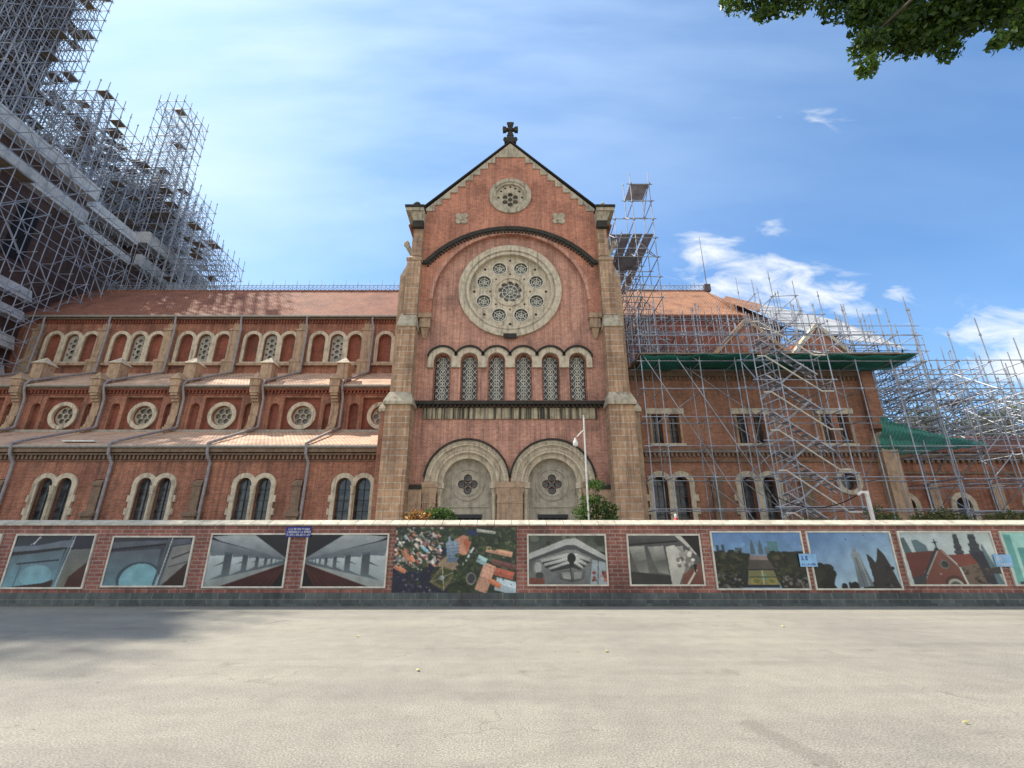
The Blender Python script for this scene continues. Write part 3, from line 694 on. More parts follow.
# ---- clerestory
CY = 37.3
hs = []
for x in xk:
    for j in (-1, 0, 1): hs.append(archo(x + 1.57 * j, 16.35, 18.4, .56))
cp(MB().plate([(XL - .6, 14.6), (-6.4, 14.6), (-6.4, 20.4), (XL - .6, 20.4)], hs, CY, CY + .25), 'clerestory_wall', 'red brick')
cp(MB().plate([(XL - .6, 14.6), (-6.4, 14.6), (-6.4, 20.4), (XL - .6, 20.4)], [archo(x, 16.5, 18.4, .50) for x in xk], CY + .252, CY + .6), 'recessed_wall', 'deep brick', label='plain brick filling of the blind arches')
for x in xk:
    top = []
    for i in (1, 0, -1):
        cx = x + 1.57 * i; a0 = 0 if i == 1 else math.degrees(math.acos(.785 / .84)); a1 = 180 if i == -1 else 180 - a0 if i == 0 else 180 - math.degrees(math.acos(.785 / .84))
        top += arc(cx, 18.4, .84, a0, a1, 14)
    o_ = [(x - 1.57 - .84, 16.2), (x + 1.57 + .84, 16.2)] + top
    wn = cp(MB().plate(o_, [archo(x + 1.57 * j, 16.35, 18.4, .56) for j in (-1, 0, 1)], CY - .14, CY + .02), 'triple_window', 'cream stone')
    MB().box(x - 2.6, x + 2.6, CY - .3, CY - .02, 15.98, 16.2).build('sill', 'tan stone', wn)
    hh = [circ(x, 16.85 + .52 * k, .17, 10) for k in range(4)] + [circ(x + s * .33, 17.1 + .52 * k, .10, 8) for k in range(3) for s in (-1, 1)]
    MB().plate(archo(x, 16.4, 18.4, .52), hh, CY + .16, CY + .22).build('tracery', 'grey stone', wn)
    MB().plate(archo(x, 16.4, 18.4, .5), [], CY + .3, CY + .32).build('glass', 'grey leaded glass', wn)
for x in bound:
    if x > -7: continue
    x -= .28
    p_ = MB().box(x - .5, x + .5, CY - .45, CY, 14.7, 16.2); slopecap(p_, x - .5, x + .5, CY - .45, 16.2, 16.6, .06, CY, .06)
    p_.box(x - .4, x + .4, CY - .28, CY, 16.5, 19.3); slopecap(p_, x - .4, x + .4, CY - .28, 19.2, 19.5, .06, CY, .1)
    p_.box(x - .36, x + .36, CY - .06, CY, 19.5, 20.3)
    cp(p_, 'pilaster', 'tan stone')
c = MB()
for i in range(140):
    xx = XL - .5 + .25 * i
    if xx < -6.7: c.box(xx, xx + .12, CY - .16, CY, 19.98, 20.3)
cp(c, 'corbel_table', 'deep brick')
cp(MB().box(XL - .6, -6.4, CY - .3, CY + .6, 20.302, 20.42), 'cornice', 'brown cornice')
cp(MB().tube((XL - .6, CY - .42, 20.52), (-6.5, CY - .42, 20.52), .11, 8), 'gutter', 'gutter metal')
cp(slab(XL - .6, 20.0, CY - .45, 20.62, 43, 26.55, .2), 'roof', 'clay roof tile', label='main tiled nave roof, shadowed at its left end')
cp(slab(XL - .6, 20.0, 43.003, 26.55, 48.9, 20.6, .2), 'roof', 'clay roof tile')
cp(MB().box(XL - .5, -6.5, CY + .6, 48.5, 0, 20.2), 'nave_core', 'deep brick')
# cresting on the ridge
def cresting(x0, x1, dz=0):
    c = MB().tube((x0, 43, 26.62), (x1, 43, 26.62), .05, 5).tube((x0, 43, 27.2), (x1, 43, 27.2), .035, 4)
    n = int((x1 - x0) / .42)
    for i in range(n + 1):
        xx = x0 + (x1 - x0) * i / n
        c.tube((xx, 43, 26.6), (xx, 43, 27.85 if i % 3 == 0 else 27.35), .035, 4, .015)
        if i < n:
            h = (x1 - x0) / n
            for sgn in (0, 1): c.tube((xx, 43, 26.66 if sgn else 27.1), (xx + h, 43, 27.1 if sgn else 26.66), .028, 3)
        if i % 3 == 0: c.ball((xx, 43, 27.45), .055, 5)
    return cp(c, 'ridge_cresting', 'galvanised steel')
cresting(XL + .3, -6.8); cresting(7.4, 19.9)
cp(MB().tube((-6.6 + 0, 43, 26.55), (XL, 43, 26.55), .12, 6).tube((6.9, 43, 26.55), (20, 43, 26.55), .12, 6), 'ridge_tiles', 'clay roof tile')
# downpipes
for x in bound:
    if x > -7: continue
    xq = x + .12
    cp(MB().path([(xq, CY - .42, 20.45), (xq, CY - .42, 20.1), (xq + .2, CY - .50, 19.3), (xq + .15, CY - .50, 15.3), (xq + .1, CY - .6, 15.2), (x + .02, AY - .25, 12.9), (x, AY - .42, 12.6),
                  (x + .05, AY - .42, 12.2), (x + .12, AY - .22, 11.5), (x + .1, AY - .22, 9.5), (x + .05, AY - .35, 9.35), (x + .35, CHY - .1, 7.42), (x + .3, CHY - .5, 7.2),
                  (x + .3, CHY - .42, 6.6), (x + .42, CHY - .16, 6.1), (x + .36, CHY - .16, .3)], .085), 'downpipe', 'lead pipe')
cp(MB().box(-26.8, -24.9, CHY + .05, CHY + .35, 7.42, 7.5), 'loose_board', 'white paint')

# ================================================================== towers (left edge of the view)
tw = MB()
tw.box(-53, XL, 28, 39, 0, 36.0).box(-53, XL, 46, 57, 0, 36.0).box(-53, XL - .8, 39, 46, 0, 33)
cp(tw, 'tower', 'shaded tower brick', label='brick towers behind the scaffolding, coloured darker for the shade there')
cp(MB().box(-56, -49.3, 29.6, 36.4, 36, 59.5), 'belfry', 'shaded tower brick')  # near belfry made solid and tall so that its shadow reaches the road
cp(MB().box(-51.6, -46.2, 49.0, 54.6, 36, 45), 'belfry', 'shaded tower brick')
for (yc, xc) in ((33.2, -51.5), (51.8, -48.4)):
    sp3 = MB(); n = 8
    ring = lambda r, z: [(xc + r * math.cos(R(22.5 + 45 * i)), yc + r * math.sin(R(22.5 + 45 * i)), z) for i in range(8)]
    vs = (ring(3.2, 59.5) + ring(.25, 68.0)) if yc < 40 else (ring(1.3, 45) + ring(.2, 51.0)); sp3.add(vs, [(i, (i + 1) % 8, 8 + (i + 1) % 8, 8 + i) for i in range(8)] + [tuple(range(8, 16))])  # near spire, above the view, enlarged to shade the road
    cp(sp3, 'spire', 'copper green')
lo = MB()
for (y0, y1) in ((27.9, 39.1), (45.9, 57.1)):
    lo.box(-53, XL + .9, y0, y1, 34.6, 36.1); lo.box(-53, XL + .6, y0 + .1, y1 - .1, 31.7, 33.1)
lo.box(-53, XL - .1, 39.1, 45.9, 34.2, 35.4); lo.box(-53, XL - .3, 39.1, 45.9, 31.6, 32.5)
cp(lo, 'cornice', 'canvas', label='pale wrapped cornices running along the towers')
lo = MB()
for z, h in ((23.0, 1.15), (20.9, .9), (18.5, 1.2), (15.9, .9), (13.4, 1.0)):
    lo.hexa([(-53, 27.9, z - h), (XL + .6, 27.9, z - h), (XL + .6, 36.9, z - h), (-53, 36.9, z - h)], [(-53, 27.9, z), (XL + .25, 27.9, z), (XL + .25, 36.9, z), (-53, 36.9, z)])
cp(lo, 'wrapped_ledge', 'canvas')
# flat dark plates on the tower flanks, painting in the shade of openings
for (yc, zc_, hw, hh_) in ((31.3, 27.5, .9, 2.6), (34.6, 27.5, .9, 2.6), (48.5, 27.0, .9, 2.6), (52, 27, .9, 2.6)):
    cp(MB().box(XL, XL + .05, yc - hw, yc + hw, zc_ - hh_, zc_ + hh_), 'painted_opening', 'dark void')
# lightning rod
cp(MB().tube((20.3, 43, 26.4), (20.3, 43, 33.2), .05, 5, .02).box(20.0, 20.6, 42.8, 43.2, 26.5, 27.3), 'lightning_rod', 'iron grille')

# ================================================================== choir side, right
RX0, RX1, RY = 6.9, 21.7, 27.0
tri = (9.07, 14.1, 19.1)
hs = []
for x in tri:
    for s in (-1, 1): hs.append([(x + s * .5 - .3, 7.2), (x + s * .5 + .3, 7.2), (x + s * .5 + .3, 8.92), (x + s * .5 - .3, 8.92)])
for x in (8.98, 13.95):
    for s in (-1, 1): hs.append(archo(x + s * .62, 1.6, 4.86, .42))
hs.append(circ(19.1, 5.0, .48, 24))
cp(MB().plate([(RX0, 0), (RX1, 0), (RX1, 11.7), (RX0, 11.7)], hs, RY, RY + .6), 'choir_wall', 'warm brick')
for x in tri:
    wn = cp(MB().box(x - 1.1, x + 1.1, RY - .14, RY + .03, 8.94, 9.28), 'window', 'cream stone')
    for s in (-1, 1):
        g_ = MB().box(x + s * .5 - .3, x + s * .5 + .3, RY + .4, RY + .42, 7.2, 8.92); g_.build('glass', 'leaded glass', wn)
        MB().box(x + s * .5 - .02, x + s * .5 + .02, RY + .3, RY + .35, 7.2, 8.92).box(x + s * .5 - .3, x + s * .5 + .3, RY + .3, RY + .34, 8.0, 8.05).build('window_bars', 'rusty steel', wn)
    MB().box(x - 1.05, x + 1.05, RY - .12, RY + .02, 7.04, 7.18).build('sill', 'cream stone', wn)
    for s in (-1, 1): MB().box(x + s * .885 - .065, x + s * .885 + .065, RY - .06, RY + .02, 7.2, 8.93).build('frame', 'tan stone', wn)
for x in (8.98, 13.95):
    right = []; zt = 1.4; tog = 0
    while zt < 4.5:
        w_ = 1.48 if tog % 2 else 1.3; right += [(x + w_, zt), (x + w_, min(zt + .36, 4.6))]; zt += .36; tog += 1
    o_ = right + arc(x + .62, 4.86, .72, 0, 148, 14) + arc(x - .62, 4.86, .72, 32, 180, 14) + [(2 * x - p[0], p[1]) for p in right[::-1]]
    wn = cp(MB().plate(o_, [archo(x - .62, 1.6, 4.86, .42), archo(x + .62, 1.6, 4.86, .42)], RY - .1, RY + .05), 'window', 'cream stone')
    for s in (-1, 1):
        MB().plate(archo(x + s * .62, 1.62, 4.86, .415), [], RY + .42, RY + .44).build('glass', 'leaded glass', wn)
        fr = MB().box(x + s * .62 - .015, x + s * .62 + .015, RY + .37, RY + .4, 1.6, 5.2)
        for z in (2.4, 3.0, 3.6, 4.2, 4.8): fr.box(x + s * .62 - .4, x + s * .62 + .4, RY + .375, RY + .395, z, z + .03)
        fr.build('window_bars', 'rusty steel', wn)
wn = cp(MB().plate(circ(19.1, 5.0, .74, 30), [circ(19.1, 5.0, .5, 30)], RY - .1, RY + .02), 'round_window', 'cream stone')
MB().plate(circ(19.1, 5.0, .5, 20), [], RY + .3, RY + .32).build('glass', 'leaded glass', wn)
c = MB().box(RX0, RX1, RY - .16, RY + .02, 6.62, 6.86).box(RX0, RX1, RY - .1, RY + .02, 6.1, 6.22)
for i in range(58): c.box(RX0 + .25 * i, RX0 + .25 * i + .13, RY - .13, RY + .01, 6.4, 6.62)
cp(c, 'string_course', 'brown cornice')
for x in (11.5, 16.6):
    c = MB().box(x - .28, x + .28, RY - .22, RY, 0, 5.0); slopecap(c, x - .28, x + .28, RY - .22, 5.0, 5.4, .05, RY, .05); cp(c, 'pilaster', 'brown cornice')
c = MB().box(RX0, RX1 + .1, RY - .25, RY + .6, 11.3, 11.7)
for i in range(58): c.box(RX0 + .25 * i, RX0 + .25 * i + .13, RY - .08, RY + .01, 11.05, 11.3)
cp(c, 'cornice', 'brown cornice')
# corner buttress with stepped caps
c = MB().box(21.0, 21.9, 26.45, RY + .5, 0, 7.0); bo = cp(c, 'corner_buttress', 'tan stone')
c = MB(); slopecap(c, 21.0, 21.9, 26.45, 7.0, 7.8, .12, RY + .5, .3); c.build('cap', 'cream stone', bo)
cp(MB().box(21.0, 21.75, 26.6, RY + .5, 8.0, 11.6), 'corner_pier', 'warm brick')
cp(MB().box(RX1 - .6, RX1, RY + .6, 37, 0, 11.7), 'side_wall', 'red brick')
cp(slab(RX0, RX1 + .3, RY - .35, 11.95, 33.0, 14.3), 'roof', 'clay roof tile')
# small gables above the choir chapels
for (x, zb, zt, hw, yy, vis) in ((16.0, 13.4, 16.0, 2.6, 29.0, 0), (20.7, 13.2, 15.6, 2.1, 29.0, 1)):
    gb = cp(MB().plate([(x - hw, zb - 1.3), (x + hw, zb - 1.3), (x + hw, zb), (x, zt), (x - hw, zb)], [], yy, yy + .4), 'small_gable', 'red brick')
    cpg = MB()
    for s in (-1, 1): cpg.hexa([(x, yy - .15, zt), (x + s * (hw + .3), yy - .15, zb - .35), (x + s * (hw + .3), yy + .55, zb - .35), (x, yy + .55, zt)],
                               [(x, yy - .15, zt + .34), (x + s * (hw + .35), yy - .15, zb - .02), (x + s * (hw + .35), yy + .55, zb - .02), (x, yy + .55, zt + .34)])
    cpg.build('coping', 'pale cap tile' if vis else 'tan stone', gb)
    for s in (-1, 1):
        MB().hexa([(x, yy + .56, zt - .1), (x + s * hw, yy + .56, zb - .2), (x + s * hw, 37.2, zb - .2), (x, 37.2, zt - .1)], [(x, yy + .56, zt + .06), (x + s * hw, yy + .56, zb - .04), (x + s * hw, 37.2, zb - .04), (x, 37.2, zt + .06)]).build('roof', 'clay roof tile', gb)
# clerestory of the choir and the apse behind it
cp(MB().box(6.4, 20.0, CY, CY + .6, 12, 20.4), 'choir_clerestory', 'deep brick')
ap = MB(); n = 14; top = (20.0, 43, 26.6)
rim = [(20.0 + 6.2 * math.sin(R(180 * i / n)), 43 - 6.2 * math.cos(R(180 * i / n)), 20.6) for i in range(n + 1)]
ap.add([top] + rim + [(top[0], top[1], top[2] - .25)] + [(p[0], p[1], p[2] - .25) for p in rim],
       [(0, i + 1, i + 2) for i in range(n)] + [(n + 2, n + 4 + i, n + 3 + i) for i in range(n)] + [(i + 1, n + 3 + i, n + 4 + i, i + 2) for i in range(n)])
cp(ap, 'apse_roof', 'new roof tile', label='newly tiled orange apse roof')
ap = MB(); rm = [(20.0 + 5.8 * math.sin(R(180 * i / n)), 43 - 5.8 * math.cos(R(180 * i / n))) for i in range(n + 1)]
ap.add([(p[0], p[1], 0) for p in rm] + [(p[0], p[1], 20.4) for p in rm], [(i, i + 1, n + 2 + i, n + 1 + i) for i in range(n)])
cp(ap, 'apse_wall', 'deep brick')
cp(MB().add([(7.0, CY - .462, 20.65), (19.95, CY - .462, 20.65), (19.95, 43, 26.59), (7.0, 43, 26.59)], [(0, 1, 2, 3)]), 'new_roof_covering', 'new roof tile', label='freshly laid orange tiles on the choir roof')
# low chapels round the apse
hs = [archo(25.3, 1.4, 4.0, .5), archo(28.9, 1.4, 4.0, .5), archo(33.5, 1.4, 4.0, .5), archo(38, 1.4, 4.0, .5)]
cp(MB().plate([(21.8, 0), (46, 0), (46, 7.0), (21.8, 7.0)], hs, 31, 31.6), 'apse_chapel_wall', 'red brick')
for x in (25.3, 28.9, 33.5, 38):
    wn = cp(MB().plate([(x - .82, 1.2), (x + .82, 1.2)] + arc(x, 4.0, .82, 0, 180, 16), [archo(x, 1.4, 4.0, .5)], 30.88, 31.05), 'window', 'cream stone')
    MB().plate(archo(x, 1.4, 4.0, .5), [], 31.4, 31.42).build('glass', 'leaded glass', wn)
for x in (23.4, 27.1, 31.2): cp(MB().box(x - .3, x + .3, 30.7, 31, 0, 5.4), 'pilaster', 'tan stone')
c = MB().box(21.8, 46, 30.7, 31.6, 7.0, 7.35).box(21.8, 46, 30.9, 31.1, 6.0, 6.15)
for i in range(60): c.box(21.9 + .4 * i, 22.1 + .4 * i, 30.8, 31.02, 6.7, 7.0)
cp(c, 'cornice', 'brown cornice')
cp(slab(21.8, 46, 30.5, 7.5, 37.5, 10.0), 'roof', 'clay roof tile')
cp(MB().box(22, 46, 37.3, 48, 0, 9.9), 'apse_core', 'deep brick')

# temporary white covers over the apse
top = [(20.8, 40.5, 24.5), (24.3, 41, 23.9), (28.0, 41, 23.0), (31.7, 41, 22.05), (35.1, 41, 20.4), (37.4, 41, 19.1)]
bot = [(19.2, 38, 22.6), (21.2, 36, 20.4), (22.0, 33, 17.4), (24.3, 32, 16.1), (27.4, 32, 15.7), (29.3, 32, 15.2)]
cv = thing('roof_cover', 'white sloping temporary sheet cover over the apse roof, seen through scaffold poles', 'roof cover', (27, 38, 15))
for i in range(5):
    a, b, c_, d = top[i], top[i + 1], bot[i + 1], bot[i]
    off = .05 * (i % 2)
    MB().hexa([(p[0] + off, p[1], p[2]) for p in (d, c_, b, a)], [(p[0] + off, p[1], p[2] + .07) for p in (d, c_, b, a)]).build('sheet', 'new roof tile' if i == 0 else 'canvas', cv)

# ================================================================== scaffolding
def screen(p):
    c_, s_ = math.cos(R(19)), math.sin(R(19)); d = p[1] * c_ + (p[2] - EYE) * s_
    if d < .1: return None
    return (512 + 470 * p[0] / d, 384 - 470 * ((p[2] - EYE) * c_ - p[1] * s_) / d, d)
class Scaf:
    def __init__(s, label, loc, mat='galvanised steel', name='scaffold'):
        s.t = thing(name, label, 'scaffold', loc, 'scaffolds around the cathedral'); s.p = {}; s.mat = mat
    def add(s, kind, mb, p, q):
        m_ = screen([(a + b) / 2 for a, b in zip(p, q)]); L = (Vector(p) - Vector(q)).length
        k = 0 if m_ is None or not (-20 < m_[0] < 1044 and -20 < m_[1] < 540) else L / m_[2]
        s.p.setdefault(kind, []).append((k, mb))
    def tube(s, kind, p, q, r=.027, collars=0):
        mb = MB().tube(p, q, r, 5)
        if collars:
            n = int(abs(q[2] - p[2]) / collars)
            for i in range(1, n + 1): mb.tube((p[0], p[1], p[2] + collars * i - .06), (p[0], p[1], p[2] + collars * i + .06), r * 2.0, 5)
        s.add(kind, mb, p, q)
    def finish(s, mats={}):
        for kind, lst in s.p.items():
            lst.sort(key=lambda t_: -t_[0]); mt = mats.get(kind, s.mat)
            for k, mb in lst[:98]: mb.build(kind, mt, s.t)
            rest = MB()
            for k, mb in lst[98:]: rest.add(mb.v, mb.f)
            if rest.v:
                o = rest.build(kind, mt, s.t); o['kind'] = 'stuff'
    def grid(s, xs, ys, z0, top, lift, r=.027, over=.9, px_=.45, py_=.35, pd=.0, jit=.12, deckmat=True, skip=.04, zl=None):
        """standards at every crossing, ledgers per lift, transoms, braces, decks; top(x, y) gives the height reached"""
        rnd = random.random
        T = {(x, y): top(x, y) for x in xs for y in ys}
        for x in xs:
            for y in ys:
                if T[x, y] > z0 + 1: s.tube('standard', (x, y, z0), (x, y, T[x, y] + over * (.5 + rnd())), r, lift)
        zmax = max(T.values()); nl = int((zmax - z0) / lift + .5)
        for l in range(1, nl + 1):
            z = z0 + lift * l
            for y in ys:
                i = 0
                while i < len(xs) - 1:
                    j = i
                    while j + 1 < len(xs) and min(T[xs[j], y], T[xs[j + 1], y]) >= z - .2: j += 1
                    if j > i: 
                        if rnd() > skip: s.tube('ledger', (xs[i] - .25, y, z + jit * (rnd() - .5)), (xs[j] + .25, y, z + jit * (rnd() - .5)), r)
                        i = j
                    else: i += 1
            for x in xs:
                j0 = [y for y in ys if T[x, y] >= z - .2]
                if len(j0) > 1 and rnd() > skip: s.tube('transom', (x + .04, j0[0] - .2, z - .05), (x + .04, j0[-1] + .2, z - .05 + jit * (rnd() - .5)), r)
            for y in ys:
                for a, b in zip(xs, xs[1:]):
                    if min(T[a, y], T[b, y]) >= z - .2 and rnd() < px_:
                        if rnd() < .5: a, b = b, a
                        s.tube('brace', (a, y + .05, z - lift), (b, y + .05, z), r * .9)
            for x in xs:
                for a, b in zip(ys, ys[1:]):
                    if min(T[x, a], T[x, b]) >= z - .2 and rnd() < py_:
                        if rnd() < .5: a, b = b, a
                        s.tube('brace', (x - .05, a, z - lift), (x - .05, b, z), r * .9)
            for a, b in zip(xs, xs[1:]):
                for c_, d in zip(ys, ys[1:]):
                    if min(T[a, c_], T[b, d]) >= z - .2 and rnd() < pd:
                        s.add('deck', MB().box(a, b, c_ + .05, d - .05, z + .03, z + .08), (a, c_, z), (b, d, z))
def lin(a, b, n): return [a + (b - a) * i / (n - 1) for i in range(n)]

# 1 near tower
S = Scaf('dense grey scaffold wrapped around the near tower at the left edge', (-42, 32, 0), 'weathered steel')
S.grid([-41.9, -40.7], lin(27.2, 46.4, 12), 10, lambda x, y: 41 if y < 38 else 33, 1.9, .038, 1.0, .1, .55, .04)
S.grid(lin(-53, -47.0, 7), lin(28.6, 37.6, 9), 38, lambda x, y: 62, 1.6, .042, 1.0, .55, .6, .16)
S.finish({'deck': 'plank'})
# 2 between the towers and far tower
S = Scaf('grey scaffold filling the gap between the two towers, above the pale cornice', (-45, 42, 30), 'weathered steel')
S.grid(lin(-50.5, -43.6, 7), lin(37.6, 46.4, 9), 33.5, lambda x, y: 48.8 - (y - 37.6) * .36, 1.6, .042, .7, .5, .6, .16)
S.finish({'deck': 'plank'})
S = Scaf('tall pointed scaffold around the far tower, rising behind the nave roof', (-45, 51.5, 0), 'weathered steel')
def farT(x, y):
    return 60.5 if -50 < x < -44.5 and 48.5 < y < 54 else 48 if x < -42.3 else 41.5 if x < -40.5 else 38
S.grid(lin(-52.5, -37.3, 14), lin(46.4, 56.5, 9), 20, farT, 1.6, .042, .8, .4, .5, .07)
S.finish({'deck': 'plank'})
# 3 scaffold tower on the right flank of the transept
S = Scaf('narrow scaffold tower with sloping deck boards rising beside the right pier of the transept', (9, 31, 12))
S.grid([7.25, 8.6, 9.95], lin(27.6, 36.5, 6), 12.5, lambda x, y: 27.0 if (x > 8 and y < 30) else 24.2 if y < 32 else 22.6, 1.55, .032, .8, .3, .45, .05)
for i in range(5):
    for x in (8.1, 8.9, 9.7): S.add('deck', MB().box(x - .33, x + .33, 28.0 + 1.7 * i, 29.6 + 1.7 * i, 22.4 - 0 * i, 22.46), (x, 28 + 1.7 * i, 22.4), (x, 29.6 + 1.7 * i, 22.4))
S.finish({'deck': 'galvanised steel'})
# 4 scaffold in front of the choir wall
S = Scaf('tall scaffold with a long plank deck standing in front of the choir windows', (15, 25, 0))
xs = [7.3, 8.3, 10.6, 12.6, 14.7, 17.3, 19.4, 21.4, 23.2]
S.grid(xs, [24.7, 26.1], .08, lambda x, y: 13.6, 1.62, .027, 1.3, .16, .12, 0, .05)
S.add('deck', MB().box(7.2, 22.9, 24.5, 26.7, 11.78, 11.86), (7.2, 24.5, 11.8), (22.9, 26.7, 11.8))
for x in (7.4, 9.2): S.tube('brace', (x, 24.62, 11.8), (x + 5.2, 24.62, 2.0), .027)
for z in (.9, 1.4, 12.4, 13.0, 13.6): S.tube('ledger', (7.1, 24.66, z), (23.6, 24.66, z), .024)
S.finish({'deck': 'plank'})
# 5 stair tower
S = Scaf('scaffold stair tower with pale handrails descending to the right, before the choir wall', (15, 23.6, 0))
S.grid([12.7, 13.9, 16.6], [22.9, 24.2], .08, lambda x, y: 12.8, 1.6, .03, .6, .0, .6, 0, .04)
for k in range(6):
    z = 12.0 - 2.0 * k
    if z < 2: break
    for y in (22.98, 23.5):
        S.add('stringer', MB().hexa([(13.2, y - .03, z - .06), (15.9, y - .03, z - 2.06), (15.9, y + .03, z - 2.06), (13.2, y + .03, z - .06)], [(13.2, y - .03, z + .02), (15.9, y - .03, z - 1.98), (15.9, y + .03, z - 1.98), (13.2, y + .03, z + .02)]), (13.2, y, z), (15.9, y, z - 2))
    for i in range(9):
        xx = 13.35 + .29 * i; zz = z - .1 - .215 * i
        S.add('tread', MB().box(xx - .12, xx + .12, 23.0, 23.48, zz - .02, zz + .02), (xx, 23, zz), (xx + .2, 23.5, zz))
    S.add('handrail', MB().path([(12.9, 22.9, z + 1.0), (13.3, 22.9, z + 1.0), (15.9, 22.9, z - .95), (16.5, 22.9, z - .95)], .04, 6), (13.2, 23, z + 1), (15.9, 23, z - 1))
    for y in (23.9,):
        S.add('stringer', MB().hexa([(15.9, y - .03, z - 1.16), (13.2, y - .03, z - 3.16), (13.2, y + .03, z - 3.16), (15.9, y + .03, z - 1.16)], [(15.9, y - .03, z - 1.04), (13.2, y - .03, z - 3.04), (13.2, y + .03, z - 3.04), (15.9, y + .03, z - 1.04)]), (13.2, y, z), (15.9, y, z - 2))
for k in range(22):
    z = 11.8 - .5 * k
    S.tube('rung', (12.7, 22.9, z), (13.9, 22.9, z + .45), .022)
S.finish({'handrail': 'fixing cream'})
# 6 roof scaffold over the choir
S = Scaf('web of scaffold poles standing on the choir roof above the green netting', (17, 31, 12))
S.grid(lin(7.4, 24.5, 12), [27.6, 29.8, 32.0, 34.2], 12.0, lambda x, y: 15.2 + max(0, (y - 27.6)) * .62 - max(0, x - 20) * .15, 1.15, .03, 1.0, .42, .4, .05, .25)
S.finish({'deck': 'plank'})
S = Scaf('scaffold poles rising through the white cover over the apse roof', (28, 37, 10))
S.grid(lin(21, 37.5, 10), [33.5, 36.0, 38.5], 11, lambda x, y: (22.6 - (x - 21) * .50) + (y - 36) * .5, 1.6, .034, 1.4, .3, .3, .0, .2)
S.finish()
# 7 low forest of tubes at the right
S = Scaf('low dense thicket of scaffold tubes around the apse chapels at the right edge', (30, 28, 0))
S.grid(lin(23.6, 38.5, 9), [25.0, 27.2, 29.2], .0, lambda x, y: 12.9 - (x - 23.6) * .20, 1.65, .03, 1.5, .3, .3, .0, .15)
S.finish()
S = Scaf('tangled upper lifts of scaffold tubes over the low apse chapel roof', (33, 34, 7))
S.grid(lin(23.0, 44, 14), [32.0, 34.2, 36.4, 38.6], 7.5, lambda x, y: 15.6 - (x - 23) * .17 - (y < 33) * .8, 1.05, .034, .9, .55, .5, .03, .4)
S.finish({'deck': 'plank'})

# netting
def cloth(fn, nu, nv, name, label, cat, mat='green netting'):
    vs = [fn(i / nu, j / nv) for j in range(nv + 1) for i in range(nu + 1)]
    fs = [(j * (nu + 1) + i, j * (nu + 1) + i + 1, (j + 1) * (nu + 1) + i + 1, (j + 1) * (nu + 1) + i) for j in range(nv) for i in range(nu)]
    o = MB().add(vs, fs).build(name, mat, None, True); md = o.modifiers.new('thick', 'SOLIDIFY'); md.thickness = .012
    return tag(o, label, cat, 'green debris nets')
cloth(lambda u, v: (7.4 + 15.4 * u, 24.45 + 2.4 * v, 11.70 - .05 * math.sin(u * 50 + v * 2) - .22 * math.sin(math.pi * v) * (1 + .4 * math.sin(u * 23)) - .05 * math.sin(u * 17)), 160, 10,
      'debris_net', 'long green net slung under the plank deck of the choir scaffold', 'netting')
cloth(lambda u, v: (20.9 + 5.3 * u, 25.7 + .9 * v + .12 * math.sin(v * 14 + u * 3), 8.5 - 1.6 * u ** .75 - v * (1 - u) * 1.9 + .035 * math.sin(u * 34 + v * 9) + .04 * math.sin(v * 25)), 60, 16,
      'debris_net', 'green net draped in a drooping triangle beside the corner buttress', 'netting', 'sunlit green netting')

# ================================================================== boundary wall with photographs
WY = 14.1
wall = thing('boundary_wall', 'low red brick boundary wall with pale cap tiles and grey block foot along the road', 'wall', (0, WY, 0))
MB().box(-70, 70, WY, WY + .22, 0, 2.10).build('wall_face', 'wall brick', wall)
MB().box(-70, 70, WY - .05, WY, 0, .33).build('plinth', 'grey plinth blocks', wall)
MB().box(-70, 70, WY - .14, WY - .052, 0, .07).build('kerb', 'grey plinth blocks', wall)
c = MB()
i = -68.0
while i < 68:
    c.hexa([(i, WY - .06, 2.102), (i + .485, WY - .06, 2.102), (i + .485, WY + .30, 2.102), (i, WY + .30, 2.102)], [(i, WY - .06, 2.135), (i + .485, WY - .06, 2.135), (i + .485, WY + .26, 2.265), (i, WY + .26, 2.265)]); i += .5
c.build('coping', 'pale cap tile', wall)

